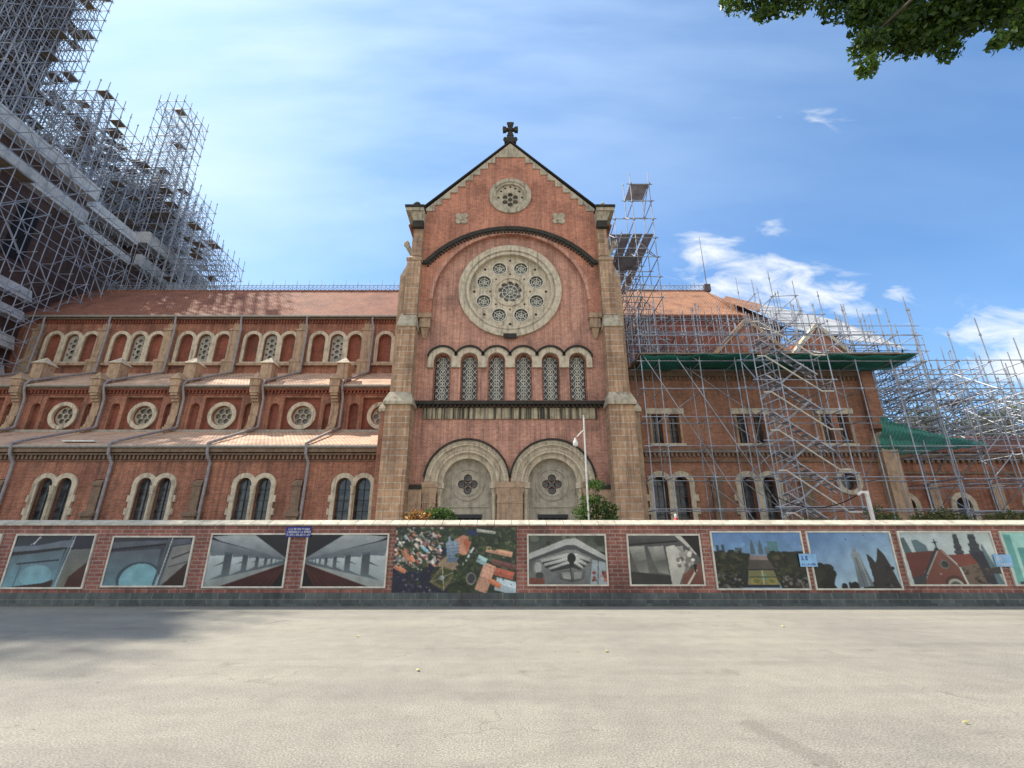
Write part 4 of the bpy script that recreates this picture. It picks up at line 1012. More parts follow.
# ---- prints
def srgb(c): c = np.asarray(c, float) / 255; return np.where(c <= .04045, c / 12.92, ((c + .055) / 1.055) ** 2.4)
rs = np.random.RandomState(5)
class Img:
    def __init__(s, asp, h=110, base=(60, 80, 90)):
        h = max(h, 110)
        s.h = h; s.w = int(h * asp); s.a = np.zeros((s.h, s.w, 3)) + np.array(base, float)
        yy, xx = np.mgrid[0:s.h, 0:s.w]; s.u = (xx + .5) / s.w; s.v = (yy + .5) / s.h       # v down
    def grad(s, c0, c1, ang=0):
        t_ = np.clip(s.v * math.cos(R(ang)) + s.u * math.sin(R(ang)), 0, 1)[..., None]; s.a = np.array(c0) * (1 - t_) + np.array(c1) * t_; return s
    def poly(s, pts, c, c2=None, al=1.0):
        ins = np.zeros((s.h, s.w), bool); n = len(pts)
        for i in range(n):
            (x0, y0), (x1, y1) = pts[i], pts[(i + 1) % n]
            if y0 == y1: continue
            cond = ((y0 > s.v) != (y1 > s.v)) & (s.u < (x1 - x0) * (s.v - y0) / (y1 - y0) + x0); ins ^= cond
        k = np.array(c, float)
        if c2 is not None:
            ys = [p[1] for p in pts]; t_ = np.clip((s.v - min(ys)) / (max(ys) - min(ys) + 1e-6), 0, 1)[..., None]; k = k * (1 - t_) + np.array(c2) * t_
        s.a = np.where(ins[..., None], s.a * (1 - al) + k * al, s.a); return s
    def line(s, x0, y0, x1, y1, wd, c, al=1.0):
        dx, dy = x1 - x0, (y1 - y0); L = math.hypot(dx, dy) + 1e-6; nx, ny = -dy / L * wd / 2, dx / L * wd / 2
        return s.poly([(x0 + nx, y0 + ny), (x1 + nx, y1 + ny), (x1 - nx, y1 - ny), (x0 - nx, y0 - ny)], c, None, al)
    def ell(s, x, y, a, b, c, al=1.0):
        m_ = ((s.u - x) / a) ** 2 + ((s.v - y) / b) ** 2 < 1; s.a = np.where(m_[..., None], s.a * (1 - al) + np.array(c, float) * al, s.a); return s
    def spots(s, n, box, size, cols, al=1.0):
        for _ in range(n):
            x = box[0] + rs.rand() * (box[2] - box[0]); y = box[1] + rs.rand() * (box[3] - box[1]); c = cols[rs.randint(len(cols))]
            s.ell(x, y, size * (.4 + rs.rand()), size * 1.4 * (.4 + rs.rand()), np.array(c) * (.75 + .5 * rs.rand()), al)
        return s
    def grain(s, k=6):
        q = rs.rand(s.h // 3 + 2, s.w // 3 + 2); s.a = s.a * (1 - k * .005 + k * .01 * np.kron(q, np.ones((3, 3)))[:s.h, :s.w, None])
        for _ in range(1): s.a = (s.a * 2 + np.roll(s.a, 1, 0) + np.roll(s.a, -1, 0) + np.roll(s.a, 1, 1) + np.roll(s.a, -1, 1)) / 6
        lo = rs.rand(9, 14); yi = np.linspace(0, 7.99, s.h); xi = np.linspace(0, 12.99, s.w); y0 = yi.astype(int); x0 = xi.astype(int); fy = (yi - y0)[:, None]; fx = (xi - x0)[None]
        L = (lo[y0][:, x0] * (1 - fy) * (1 - fx) + lo[y0 + 1][:, x0] * fy * (1 - fx) + lo[y0][:, x0 + 1] * (1 - fy) * fx + lo[y0 + 1][:, x0 + 1] * fy * fx)
        s.a = s.a * (.92 + .16 * L[..., None])
        s.a = s.a + (rs.rand(s.h, s.w, 1) - .5) * 2 * k; return s
def print_panel(i, x0, x1, z0, z1, img, label, frame=True, slant=0):
    y = WY - .03
    t_ = thing('photo_panel', label, 'photo panel', ((x0 + x1) / 2, WY, z0), 'photo panels on the boundary wall')
    if frame:
        f = .045
        MB().plate([(x0, z0), (x1, z0), (x1, z1), (x0, z1)], [[(x0 + f, z0 + f), (x1 - f, z0 + f), (x1 - f, z1 - f), (x0 + f, z1 - f)]], y - .02, WY).build('frame', 'fixing cream', t_)
        x0 += f; x1 -= f; z0 += f; z1 -= f
    h, w = img.h, img.w
    xs = np.linspace(x0, x1, w); zs = np.linspace(z1, z0, h)
    vs = [(x, y, z) for z in zs for x in xs] + [(x0, WY, z0), (x1, WY, z0), (x1, WY, z1), (x0, WY, z1)]
    idx = lambda r, c: r * w + c
    fs = [(idx(r, c), idx(r + 1, c), idx(r + 1, c + 1), idx(r, c + 1)) for r in range(h - 1) for c in range(w - 1)]
    n = h * w
    fs += [(n, n + 1, idx(h - 1, w - 1), idx(h - 1, 0)), (n + 3, idx(0, 0), idx(0, w - 1), n + 2), (n, idx(h - 1, 0), idx(0, 0), n + 3), (n + 1, n + 2, idx(0, w - 1), idx(h - 1, w - 1))]
    o = MB().add(vs, fs).build('print', 'photo print', t_)
    at_ = o.data.color_attributes.new('print', 'FLOAT_COLOR', 'POINT')
    cc = np.zeros((len(vs), 4)); cc[:, 3] = 1; q_ = np.clip(img.a.reshape(-1, 3) * PRINT_GAIN, 0, 250); q_ = q_ * .72 + q_.mean(1, keepdims=True) * .28; q_ = np.clip(112 + (q_ - 112) * 1.14, 8, 240); cc[:n, :3] = np.clip(srgb(q_), 0, .8); cc[n:, :3] = .3
    at_.data.foreach_set('color', cc.ravel())
    return t_
PRINT_GAIN = 1.0

def im_ledge(flip=False):
    g = Img(1.6).grad((28, 34, 50), (92, 140, 155))
    g.poly([(0, .22), (.3, .20), (.62, .10), (1, .07), (1, .22), (.6, .24), (.25, .30), (0, .33)], (92, 104, 120)); g.poly([(0, .33), (.25, .30), (.6, .24), (1, .22), (1, .26), (.6, .29), (.25, .36), (0, .4)], (22, 28, 42))
    g.poly([(0, .4), (.25, .36), (.6, .29), (.66, .26), (.62, 1), (0, 1)], (78, 96, 108), (96, 150, 165))
    g.line(.1, .56, .62, .48, .03, (34, 44, 60)); g.line(.16, .58, .14, 1, .012, (60, 84, 96)); g.ell(.38, .78, .2, .2, (118, 178, 192), .45)
    g.poly([(.05, 1), (.5, .92), (.62, .85), (.62, 1)], (60, 40, 36)); g.line(.3, .02, .24, .18, .02, (165, 175, 185)); g.line(.32, .04, .2, .2, .01, (150, 160, 170))
    g.poly([(.73, .28), (1, .26), (1, 1), (.68, 1)], (92, 98, 96), (112, 110, 98)); g.poly([(1, .5), (.8, .8), (.78, 1), (1, 1)], (74, 36, 30))
    g.line(.75, 0, .66, 1, .012, (160, 170, 170)); g.line(.72, 0, .62, 1, .018, (88, 110, 122)); g.poly([(.76, 0), (1, 0), (1, .24), (.75, .26)], (34, 32, 60)); return g.grain(5)
def im_ledge2():
    g = Img(1.65).grad((40, 44, 60), (90, 108, 116))
    g.poly([(0, .1), (.7, .06), (.95, .02), (1, .12), (.66, .2), (0, .3)], (80, 88, 100)); g.line(0, .27, .7, .15, .06, (30, 34, 48)); g.poly([(0, .32), (.62, .24), (.62, 1), (0, 1)], (82, 92, 102), (84, 120, 132))
    g.ell(.42, .85, .27, .34, (58, 74, 88)); g.ell(.43, .88, .24, .33, (104, 160, 172)); g.line(.7, 0, .62, 1, .03, (70, 82, 90)); g.line(.74, 0, .66, 1, .015, (160, 168, 168))
    g.poly([(.76, .2), (1, .14), (1, .6), (.7, 1)], (118, 120, 116)); g.line(.78, .45, 1, .3, .03, (60, 62, 62)); g.line(.76, .62, 1, .5, .02, (70, 70, 70)); g.poly([(1, .5), (.72, 1), (1, 1)], (60, 34, 28)); return g.grain(5)
def im_corridor(flip):
    g = Img(1.45).grad((40, 48, 56), (120, 136, 142))
    F_ = (lambda x: 1 - x) if flip else (lambda x: x)
    P = lambda pts, *a: g.poly([(F_(x), y) for x, y in pts], *a)
    P([(0, 0), (1, 0), (1, .52), (0, .5)], (34, 34, 42)); P([(0, .1), (1, .47), (1, .52), (0, .3)], (120, 130, 136), (84, 94, 102)); P([(0, .04), (.3, 0), (.55, 0), (1, .46), (1, .48), (.1, .12)], (150, 158, 160), (100, 110, 118))
    P([(0, .3), (1, .5), (1, .56), (0, 1)], (70, 84, 92), (96, 110, 114))
    for k in range(9):
        q = .70 ** k; q2 = .70 ** (k + .62); x0_, x1_ = 1 - q, 1 - q2
        P([(x0_, .5 - .20 * q), (x1_, .5 - .20 * q2), (x1_, .5 + .34 * q2), (x0_, .5 + .42 * q)], (172, 184, 186), (128, 142, 146))
        P([(x0_, .5 - .20 * q), (x1_, .5 - .20 * q2), (x1_, .5 - .12 * q2), (x0_ + .02 * q, .5 - .08 * q)], (96, 108, 116)); P([(x0_ + .08 * q, .5 + .12 * q), (x1_, .5 + .04 * q2), (x1_, .5 + .08 * q2)], (50, 58, 66))
        P([(x1_, .5 - .16 * q2), (1 - .70 ** (k + 1), .5 - .14 * .70 ** (k + 1)), (1 - .70 ** (k + 1), .5 + .3 * .70 ** (k + 1)), (x1_, .5 + .34 * q2)], (60, 70, 80), (90, 100, 104))
    P([(.2, 1), (1, .56), (1, .64), (.86, 1)], (104, 40, 34), (70, 28, 26)); P([(.86, 1), (1, .62), (1, 1)], (26, 18, 24)); P([(0, 1), (.2, 1), (1, .565), (0, .9)], (132, 140, 138))
    for k in range(6): g.line(F_(.30 + .1 * k), 1, F_(1), .58, .009, (46, 18, 18))
    return g.grain(5)
def im_aerial():
    g = Img(1.85, 120, (44, 58, 44))
    g.spots(420, (0, 0, 1, 1), .02, [(46, 64, 42), (34, 48, 36), (66, 80, 50), (78, 84, 60)])
    g.poly([(.0, .6), (.32, .7), (.5, .95), (.45, 1), (0, 1)], (34, 38, 64)); g.poly([(.4, .3), (.44, .34), (.28, .75), (.2, .98), (.12, 1)], (30, 32, 60))
    def roof(x, y, a, b, ang, c):
        ca, sa = math.cos(R(ang)), math.sin(R(ang)); pts = [(x + (px_ * a * ca - py_ * b * sa), y + (px_ * a * sa + py_ * b * ca) * 1.85) for px_, py_ in ((-1, -1), (1, -1), (1, 1), (-1, 1))]
        g.poly(pts, c); g.poly([pts[0], pts[1], ((pts[1][0] + pts[2][0]) / 2, (pts[1][1] + pts[2][1]) / 2), ((pts[0][0] + pts[3][0]) / 2, (pts[0][1] + pts[3][1]) / 2)], np.array(c) * 1.15)
    tn = [(176, 112, 84), (186, 132, 104), (150, 92, 76), (172, 164, 154), (132, 148, 154), (148, 70, 66), (196, 188, 176), (120, 116, 108), (96, 104, 110)]
    g.spots(120, (0, 0, .4, .62), .012, [(150, 146, 138), (90, 96, 90), (170, 150, 130), (60, 66, 60)])
    for _ in range(120): roof(rs.rand() * .38, .08 + rs.rand() * .5, .006 + rs.rand() * .016, .004 + rs.rand() * .009, 30 + rs.rand() * 30, tn[rs.randint(9)])
    g.spots(46, (0, .1, .4, .95), .012, [(48, 66, 40), (36, 50, 34)])
    for _ in range(40): roof(.05 + rs.rand() * .28, .62 + rs.rand() * .36, .004 + rs.rand() * .008, .003 + rs.rand() * .005, 30 + rs.rand() * 30, [(60, 66, 84), (84, 88, 96), (44, 48, 60), (120, 120, 120)][rs.randint(4)])
    roof(.10, .43, .045, .02, 60, (178, 112, 84)); roof(.15, .47, .03, .018, 60, (206, 124, 88)); roof(.06, .62, .05, .016, 25, (202, 116, 80)); roof(.25, .33, .035, .014, 40, (120, 170, 190))
    g.poly([(.30, .80), (.40, .55), (.54, .62), (.42, .93)], (104, 96, 60)); g.poly([(.33, .78), (.41, .6), (.5, .66), (.41, .86)], (60, 76, 44)); g.line(.31, .8, .5, .66, .008, (170, 150, 110)); g.line(.4, .57, .42, .9, .008, (170, 150, 110)); g.ell(.4, .74, .02, .035, (150, 160, 160))
    g.poly([(.36, .54), (.44, .42), (.56, .58), (.5, .64)], (150, 128, 100))
    g.poly([(.5, .18), (.56, .12), (.64, .16), (.6, .4), (.55, .46), (.5, .3)], (184, 122, 92)); g.poly([(.56, .2), (.63, .16), (.6, .4)], (180, 90, 60))
    g.poly([(.42, .24), (.45, .2), (.52, .22), (.54, .52), (.44, .52)], (112, 134, 156), (90, 112, 136))
    for k in range(5): g.line(.43, .28 + .05 * k, .53, .26 + .05 * k, .008, (70, 90, 120))
    g.line(.45, .14, .45, .26, .014, (120, 140, 160)); g.line(.5, .18, .5, .3, .014, (120, 140, 160)); g.line(.66, .28, .56, .58, .02, (170, 178, 184))
    g.poly([(.6, .6), (.52, .98), (.42, 1), (.55, .68)], (48, 62, 34)); g.spots(60, (.5, .4, .7, .95), .022, [(52, 70, 36), (40, 56, 32)])
    roof(.86, .37, .11, .022, 12, (186, 132, 102)); roof(.75, .74, .05, .11, 20, (180, 128, 102)); roof(.9, .68, .08, .03, 14, (180, 84, 62)); roof(.92, .86, .09, .05, 14, (150, 170, 178)); roof(.83, .82, .05, .02, 30, (196, 108, 66)); roof(.72, .49, .04, .03, 25, (130, 168, 170))
    roof(.9, .55, .1, .02, 14, (110, 66, 62)); g.ell(.635, .75, .04, .09, (120, 116, 110)); g.ell(.635, .75, .03, .07, (56, 56, 62))
    roof(.75, .07, .08, .012, 8, (150, 150, 140)); g.poly([(.58, .04), (.66, .04), (.7, .16), (.6, .14)], (34, 50, 90)); g.spots(30, (.62, .12, 1, .34), .025, [(60, 80, 44), (44, 60, 36)])
    g.spots(200, (0, 0, 1, 1), .006, [(150, 140, 120), (40, 46, 40), (100, 104, 90), (130, 100, 84)], .7)
    return g.grain(12)
def im_bracket():
    g = Img(1.45).grad((66, 74, 64), (104, 110, 108))
    g.spots(40, (0, 0, 1, .4), .05, [(50, 58, 48), (80, 84, 74)]); g.poly([(0, .38), (.48, .08), (.62, .06), (1, .42), (1, .52), (.6, .2), (.5, .2), (0, .5)], (160, 164, 158)); g.poly([(0, .5), (.5, .2), (.6, .2), (1, .52), (1, .56), (.62, .3), (.5, .32), (0, .56)], (70, 76, 76))
    g.poly([(.1, .5), (.5, .3), (.62, .3), (.82, .46), (.75, 1), (.2, 1)], (120, 124, 122), (96, 100, 100))
    for k, (a, b, y, w_) in enumerate(((.16, .80, .50, .05), (.2, .74, .58, .045), (.27, .70, .66, .04))):
        g.poly([(a, y), (.5, y - .13), (.62, y - .13), (b, y - .02), (b, y + w_), (.6, y - .13 + w_ * 1.6), (.5, y - .13 + w_ * 1.6), (a, y + w_ * 1.2)], (178, 180, 174), (140, 143, 138)); g.poly([(a, y + w_ * 1.2), (.5, y - .13 + w_ * 1.6), (.6, y - .13 + w_ * 1.6), (b, y + w_), (b - .02, y + w_ + .03), (.56, y - .06 + w_ * 1.6), (a + .02, y + w_ + .05)], (52, 56, 56))
    g.ell(.555, .47, .055, .10, (26, 28, 30)); g.ell(.555, .56, .03, .07, (36, 38, 40)); g.poly([(.36, .72), (.74, .70), (.7, .9), (.55, .96), (.4, .9)], (100, 104, 102), (70, 74, 74)); g.poly([(.42, .76), (.54, .75), (.54, .9), (.44, .88)], (136, 138, 134)); g.poly([(.58, .75), (.69, .74), (.67, .88), (.58, .9)], (128, 130, 127)); g.ell(.12, .66, .07, .16, (108, 112, 110)); g.ell(.12, .66, .045, .11, (150, 152, 148)); g.ell(.14, .82, .05, .07, (60, 62, 62))
    g.poly([(0, .86), (.2, .88), (.2, 1), (0, 1)], (120, 62, 48)); g.poly([(.82, .5), (1, .56), (1, 1), (.78, 1)], (136, 150, 156)); g.spots(12, (.8, .75, 1, .95), .025, [(140, 50, 50), (150, 80, 70)]); g.line(.9, .5, .88, 1, .01, (70, 70, 70)); g.line(.53, .6, .55, .95, .012, (50, 52, 50))
    return g.grain(9)
def im_capital():
    g = Img(1.45).grad((74, 76, 74), (92, 92, 88)); g.poly([(0, 0), (.7, 0), (.7, .14), (0, .22)], (84, 86, 84), (56, 56, 56)); g.line(0, .2, .7, .12, .03, (30, 30, 32))
    for k in range(3):
        x = .06 + .27 * k; g.poly([(x - .06, .24), (x + .16, .22), (x + .18, .5), (x, .54)], (150, 150, 142), (104, 104, 98)); g.poly([(x, .54), (x + .18, .5), (x + .2, .8), (x + .06, .76)], (90, 90, 86), (128, 128, 120))
    g.poly([(.0, .74), (.56, .82), (.56, 1), (0, 1)], (50, 52, 52)); g.poly([(.52, .24), (.64, .2), (.82, .5), (.66, 1), (.56, 1)], (186, 184, 172), (160, 158, 148))
    g.poly([(.66, 0), (.74, 0), (.98, .4), (.93, .4)], (170, 168, 158)); g.poly([(.76, 0), (1, 0), (1, .5)], (40, 34, 32)); g.spots(26, (.66, .25, .9, .7), .03, [(176, 172, 160), (120, 116, 106), (150, 146, 134)]); g.poly([(.72, .8), (1, .55), (1, 1), (.7, 1)], (132, 84, 66), (110, 60, 48)); g.line(.78, 1, .92, .7, .03, (190, 180, 165)); g.poly([(.88, .6), (.93, .6), (.9, .8)], (20, 18, 18)); return g.grain(6)
def im_park():
    g = Img(1.5, 84).grad((78, 122, 178), (118, 160, 184)); g.spots(10, (0, .2, 1, .3), .03, [(100, 150, 190)], .4)
    for x, w_, h_, c in ((.05, .03, .12, (50, 70, 84)), (.11, .03, .13, (52, 72, 86)), (.28, .08, .08, (66, 84, 90)), (.67, .12, .2, (70, 120, 128)), (.6, .05, .1, (80, 110, 120))): g.poly([(x - w_ / 2, .36 - h_), (x + w_ / 2, .36 - h_), (x + w_ / 2, .4), (x - w_ / 2, .4)], c)
    for x in (.44, .53):
        g.poly([(x - .028, .4), (x - .022, .25), (x, .12), (x + .022, .25), (x + .028, .4)], (74, 96, 108))
    g.poly([(0, .34), (.2, .37), (.4, .38), (.42, .6), (.36, .98), (0, 1)], (38, 44, 30)); g.poly([(.6, .38), (.8, .36), (1, .34), (1, 1), (.7, 1), (.64, .7), (.58, .5)], (40, 44, 30)); g.spots(90, (0, .36, .38, .8), .03, [(44, 52, 32), (30, 36, 26), (60, 60, 40)]); g.spots(90, (.62, .36, 1, .85), .03, [(44, 52, 32), (30, 36, 26), (62, 60, 38)])
    g.poly([(.4, .42), (.58, .42), (.6, .5), (.39, .5)], (132, 112, 108)); g.poly([(.39, .5), (.6, .5), (.66, .66), (.35, .66)], (80, 72, 66)); g.poly([(.35, .66), (.66, .66), (.68, .98), (.28, .98)], (30, 32, 48)); g.poly([(.36, .68), (.64, .68), (.68, .94), (.33, .94)], (120, 118, 72)); g.ell(.43, .87, .06, .06, (150, 128, 52)); g.ell(.6, .87, .06, .06, (150, 128, 52)); g.ell(.43, .87, .035, .035, (96, 110, 60)); g.ell(.6, .87, .035, .035, (96, 110, 60)); g.ell(.52, .8, .045, .06, (110, 134, 100)); g.line(.51, .68, .51, .93, .015, (176, 170, 140)); g.line(.34, .8, .67, .8, .012, (60, 80, 50))
    g.spots(40, (0, .75, .3, 1), .02, [(26, 30, 44), (90, 90, 84), (40, 44, 36)]); g.spots(40, (.72, .8, 1, 1), .02, [(28, 30, 40), (96, 92, 84)]); return g.grain(6)
def im_statue():
    g = Img(1.42).grad((72, 116, 172), (136, 168, 188), 30)
    g.spots(28, (-.02, .6, .2, 1), .06, [(30, 34, 26), (40, 42, 30)]); g.spots(14, (.3, .9, .75, 1), .045, [(26, 30, 26)])
    g.poly([(.7, 1), (.68, .6), (.67, .38), (.72, .45), (.76, .55), (.79, .45), (.82, .28), (.88, .4), (.93, .6), (1, 1)], (46, 44, 44)); g.spots(14, (.74, .6, .95, 1), .02, [(70, 64, 60), (30, 28, 30)])
    g.poly([(.5, .98), (.5, .5), (.48, .42), (.5, .34), (.54, .32), (.59, .38), (.6, .5), (.68, .96)], (118, 130, 134), (92, 104, 110)); g.ell(.535, .33, .02, .035, (110, 122, 126)); g.line(.53, .45, .57, .95, .008, (70, 80, 86)); g.line(.57, .45, .63, .95, .008, (150, 160, 164)); g.spots(3, (.3, .05, .7, .15), .006, [(30, 30, 40)]); return g.grain(4)
def im_gable():
    g = Img(1.62, 84).grad((150, 168, 172), (170, 184, 180), 60)
    g.poly([(.0, .12), (.05, .1), (.1, .4), (.02, .4)], (70, 92, 98)); g.poly([(.12, .16), (.18, .14), (.27, .26), (.28, .38), (.14, .38)], (80, 106, 114)); g.poly([(.5, 1), (.62, .05), (.68, .1), (.72, .45)], (50, 52, 52), None, .0)
    for x, w_ in ((.61, .05), (.79, .075)):
        for k in range(14):
            z = .04 + .045 * k; ww = w_ * (.4 + .06 * k) * (.85 + .4 * rs.rand()); g.poly([(x - ww, z), (x + ww, z), (x + ww * 1.05, z + .05), (x - ww * 1.05, z + .05)], np.array((48, 54, 62)) * (.8 + .5 * rs.rand()))
    g.poly([(.74, .4), (.9, .36), (.96, 1), (.8, 1)], (44, 44, 62)); g.poly([(.02, .4), (.35, .36), (.3, .5), (.12, .9), (.04, 1)], (104, 44, 38)); g.poly([(.48, .44), (.72, .42), (.78, .6), (.58, .66)], (128, 60, 48)); g.poly([(.58, .66), (.78, .6), (.82, 1), (.62, 1)], (104, 84, 70)); g.spots(30, (.6, .66, .95, 1), .02, [(90, 70, 56), (60, 52, 46)])
    g.poly([(.15, 1), (.37, .33), (.43, .34), (.56, .66), (.6, 1)], (124, 70, 56), (112, 58, 46)); g.poly([(.36, .3), (.4, .32), (.2, .84), (.12, .92), (.1, .88), (.18, .78)], (40, 46, 56)); g.line(.38, .36, .2, .82, .016, (150, 148, 138)); g.line(.42, .36, .57, .68, .014, (140, 134, 120)); g.ell(.42, .62, .05, .085, (100, 104, 100)); g.ell(.42, .62, .038, .065, (48, 52, 52))
    g.ell(.35, .8, .012, .02, (150, 130, 110)); g.ell(.48, 1.0, .11, .17, (84, 46, 40)); g.ell(.48, 1.02, .085, .13, (156, 154, 136)); g.ell(.48, 1.04, .06, .1, (80, 84, 78)); g.line(.37, .14, .38, .34, .014, (24, 26, 30)); g.line(.345, .2, .4, .19, .018, (24, 26, 30)); g.poly([(.04, .86), (.2, .8), (.16, 1), (.04, 1)], (54, 60, 62)); g.poly([(.86, .3), (.88, .22), (.96, .7), (1, 1), (.93, 1)], (84, 116, 122)); g.poly([(.88, .7), (1, .66), (1, .8), (.9, .8)], (60, 60, 60)); return g.grain(5)
def im_skyline():
    g = Img(1.62, 70).grad((120, 190, 180), (176, 206, 190), 40)
    for x, w_, y in ((.02, .08, .05), (.14, .09, .3), (.25, .05, .25)): g.poly([(x, y), (x + w_, y), (x + w_, 1), (x, 1)], (70, 150, 146), (90, 168, 156))
    g.poly([(.1, .9), (.22, .6), (.35, .45), (.5, .7), (.6, 1), (.1, 1)], (112, 60, 46)); g.line(.33, .2, .35, .45, .02, (30, 34, 36)); g.line(.3, .3, .38, .3, .03, (30, 34, 36)); g.poly([(.05, .95), (.3, .88), (.3, 1), (.05, 1)], (60, 70, 66)); return g.grain(4)
k_ = WY / 13.6
PAN = [(-16.35, -14.0, .42, 1.86, im_ledge(), 'print of grey ledges cut by the left edge of the photo', True),
       (-13.62, -11.41, .42, 1.86, im_ledge(), 'print of a wavy shaded ledge, leftmost whole panel on the wall', True),
       (-10.95, -8.70, .46, 1.81, im_ledge2(), 'print of an arched blue recess under a ledge with a pipe', True),
       (-8.26, -6.08, .44, 1.88, im_corridor(False), 'print of a pale stone arcade receding to the right', True),
       (-5.63, -3.37, .44, 1.88, im_corridor(True), 'print of a pale stone arcade receding to the left', True),
       (-3.20, .11, .24, 2.04, im_aerial(), 'large unframed aerial print of orange roofs and trees around a church', False),
       (.41, 2.58, .49, 1.86, im_bracket(), 'black and white print of a stone bracket under an eave corner', True),
       (3.14, 5.16, .49, 1.86, im_capital(), 'print of pale stone mouldings with brick at lower right', True),
       (5.44, 7.95, .39, 1.94, im_park(), 'print of a church seen far off over a park under blue sky', True),
       (8.07, 10.40, .39, 1.94, im_statue(), 'print of a robed statue and dark spires against blue sky', True),
       (10.59, 13.17, .49, 1.94, im_gable(), 'print of a red brick gable with cross and two scaffolded towers', True),
       (13.40, 15.9, .49, 1.94, im_skyline(), 'print of green tinted high rises over a roof, cut by the right edge', True)]
for i, (a, b, c_, d, im, lab, fr) in enumerate(PAN): print_panel(i, a * k_, b * k_, c_ * 1.02, (d - 1.55) * k_ + 1.55, im, lab, fr)

# ---- signs
def plaque(x0, x1, z0, z1, mat, label, rows, mark, cat='sign'):
    t_ = thing('plaque', label, cat, ((x0 + x1) / 2, WY, z0))
    MB().box(x0, x1, WY - .075, WY - .06, z0, z1).build('plate', mat, t_)
    MB().tube(((x0 + x1) / 2 - .12, WY - .06, (z0 + z1) / 2), ((x0 + x1) / 2 - .12, WY, (z0 + z1) / 2), .015).tube(((x0 + x1) / 2 + .12, WY - .06, (z0 + z1) / 2), ((x0 + x1) / 2 + .12, WY, (z0 + z1) / 2), .015).build('bracket', 'galvanised steel', t_)
    mk = MB()
    for (u0, u1, v, h) in rows:
        x = x0 + (x1 - x0) * u0; xe = x0 + (x1 - x0) * u1
        while x < xe:
            w_ = (.022 + .012 * random.random())
            z = z0 + (z1 - z0) * v; hh = (z1 - z0) * h; s = random.randint(0, 3); y = WY - .080
            mk.box(x, x + .007, y, WY - .075, z, z + hh)
            if s != 1: mk.box(x + w_ - .008, x + w_ - .001, y, WY - .075, z, z + hh)
            if s in (0, 2): mk.box(x + .007, x + w_ - .008, y, WY - .075, z + hh * .8, z + hh)
            if s in (1, 2, 3): mk.box(x + .007, x + w_ - .008, y, WY - .075, z, z + hh * .18)
            x += w_ + (.012 if random.random() > .2 else .035)
    mk.build('lettering', mark, t_)
x0, x1 = -6.44, -5.72
plaque(x0, x1, 1.79, 2.06, 'blue enamel', 'small dark blue plaque with three lines of white lettering', [(.1, .38, .68, .2), (.45, .92, .68, .2), (.05, .45, .40, .2), (.5, .95, .40, .2), (.05, .97, .12, .2)], 'white paint')
plaque(8.04, 8.52, 1.0, 1.34, 'pale blue enamel', 'pale blue square sign overlapping the park print and the statue print', [(.12, .5, .5, .34), (.1, .85, .12, .14)], 'blue enamel')
plaque(13.5, 13.98, 1.0, 1.32, 'pale blue enamel', 'pale blue square sign at the right, overlapping the gable print', [(.12, .5, .5, .34), (.1, .85, .12, .14)], 'white paint')

# ================================================================== street furniture behind the wall
lamp = thing('street_lamp', 'slim white lamp post with a short drooping head before the right portal', 'street lamp', (2.83, 18, 0))
MB().tube((2.83, 18, .08), (2.83, 18, 6.45), .042, 10, .03).build('post', 'white paint', lamp)
MB().path([(2.83, 18, 5.85), (2.7, 17.98, 5.75), (2.52, 17.95, 5.55)], .022, 7).build('arm', 'white paint', lamp)
MB().lathe((2.46, 17.94, 5.18), [(.04, 0), (.09, .04), (.10, .14), (.055, .26), (.03, .34)], 12).build('lamp_head', 'white paint', lamp)
pl = thing('utility_pole', 'short white pole with a bent top and a black cable, right of the stair scaffold', 'pole', (13.35, 18, 0))
MB().tube((13.3, 18, .08), (13.3, 18, 3.5), .075, 10).build('post', 'white paint', pl)
MB().path([(13.3, 18, 3.42), (13.12, 18, 3.46), (12.95, 18, 3.36)], .05, 8).build('arm', 'white paint', pl)
pts = []
for i in range(25):
    u = i / 24; pts.append((13.0 - .9 * u, 18 + 4.85 * u, 3.38 + .7 * u - 2.6 * u * (1 - u)))
tag(MB().path(pts, .02, 5).build('cable', 'black rubber'), 'black cable sagging leftwards from the short white pole', 'cable')
cn = thing('red_canister', 'small red canister with white top standing just behind the wall', 'canister', (6.04, 18, 2.0))  # unidentified small red and white object, built as a plain canister
MB().lathe((6.04, 18, 1.95), [(.08, 0), (.09, .04), (.09, .5), (.05, .58)], 12).build('body', 'red enamel', cn)
MB().lathe((6.04, 18, 2.53), [(.04, 0), (.045, .1), (.02, .14)], 10).build('cap', 'white paint', cn)
MB().lathe((6.04, 18, 2.18), [(.093, 0), (.093, .1)], 12).build('band', 'white paint', cn)
MB().tube((6.04, 18, .08), (6.04, 18, 1.95), .03, 8).box(5.92, 6.16, 17.88, 18.12, 1.90, 1.948).build('stand', 'iron grille', cn)

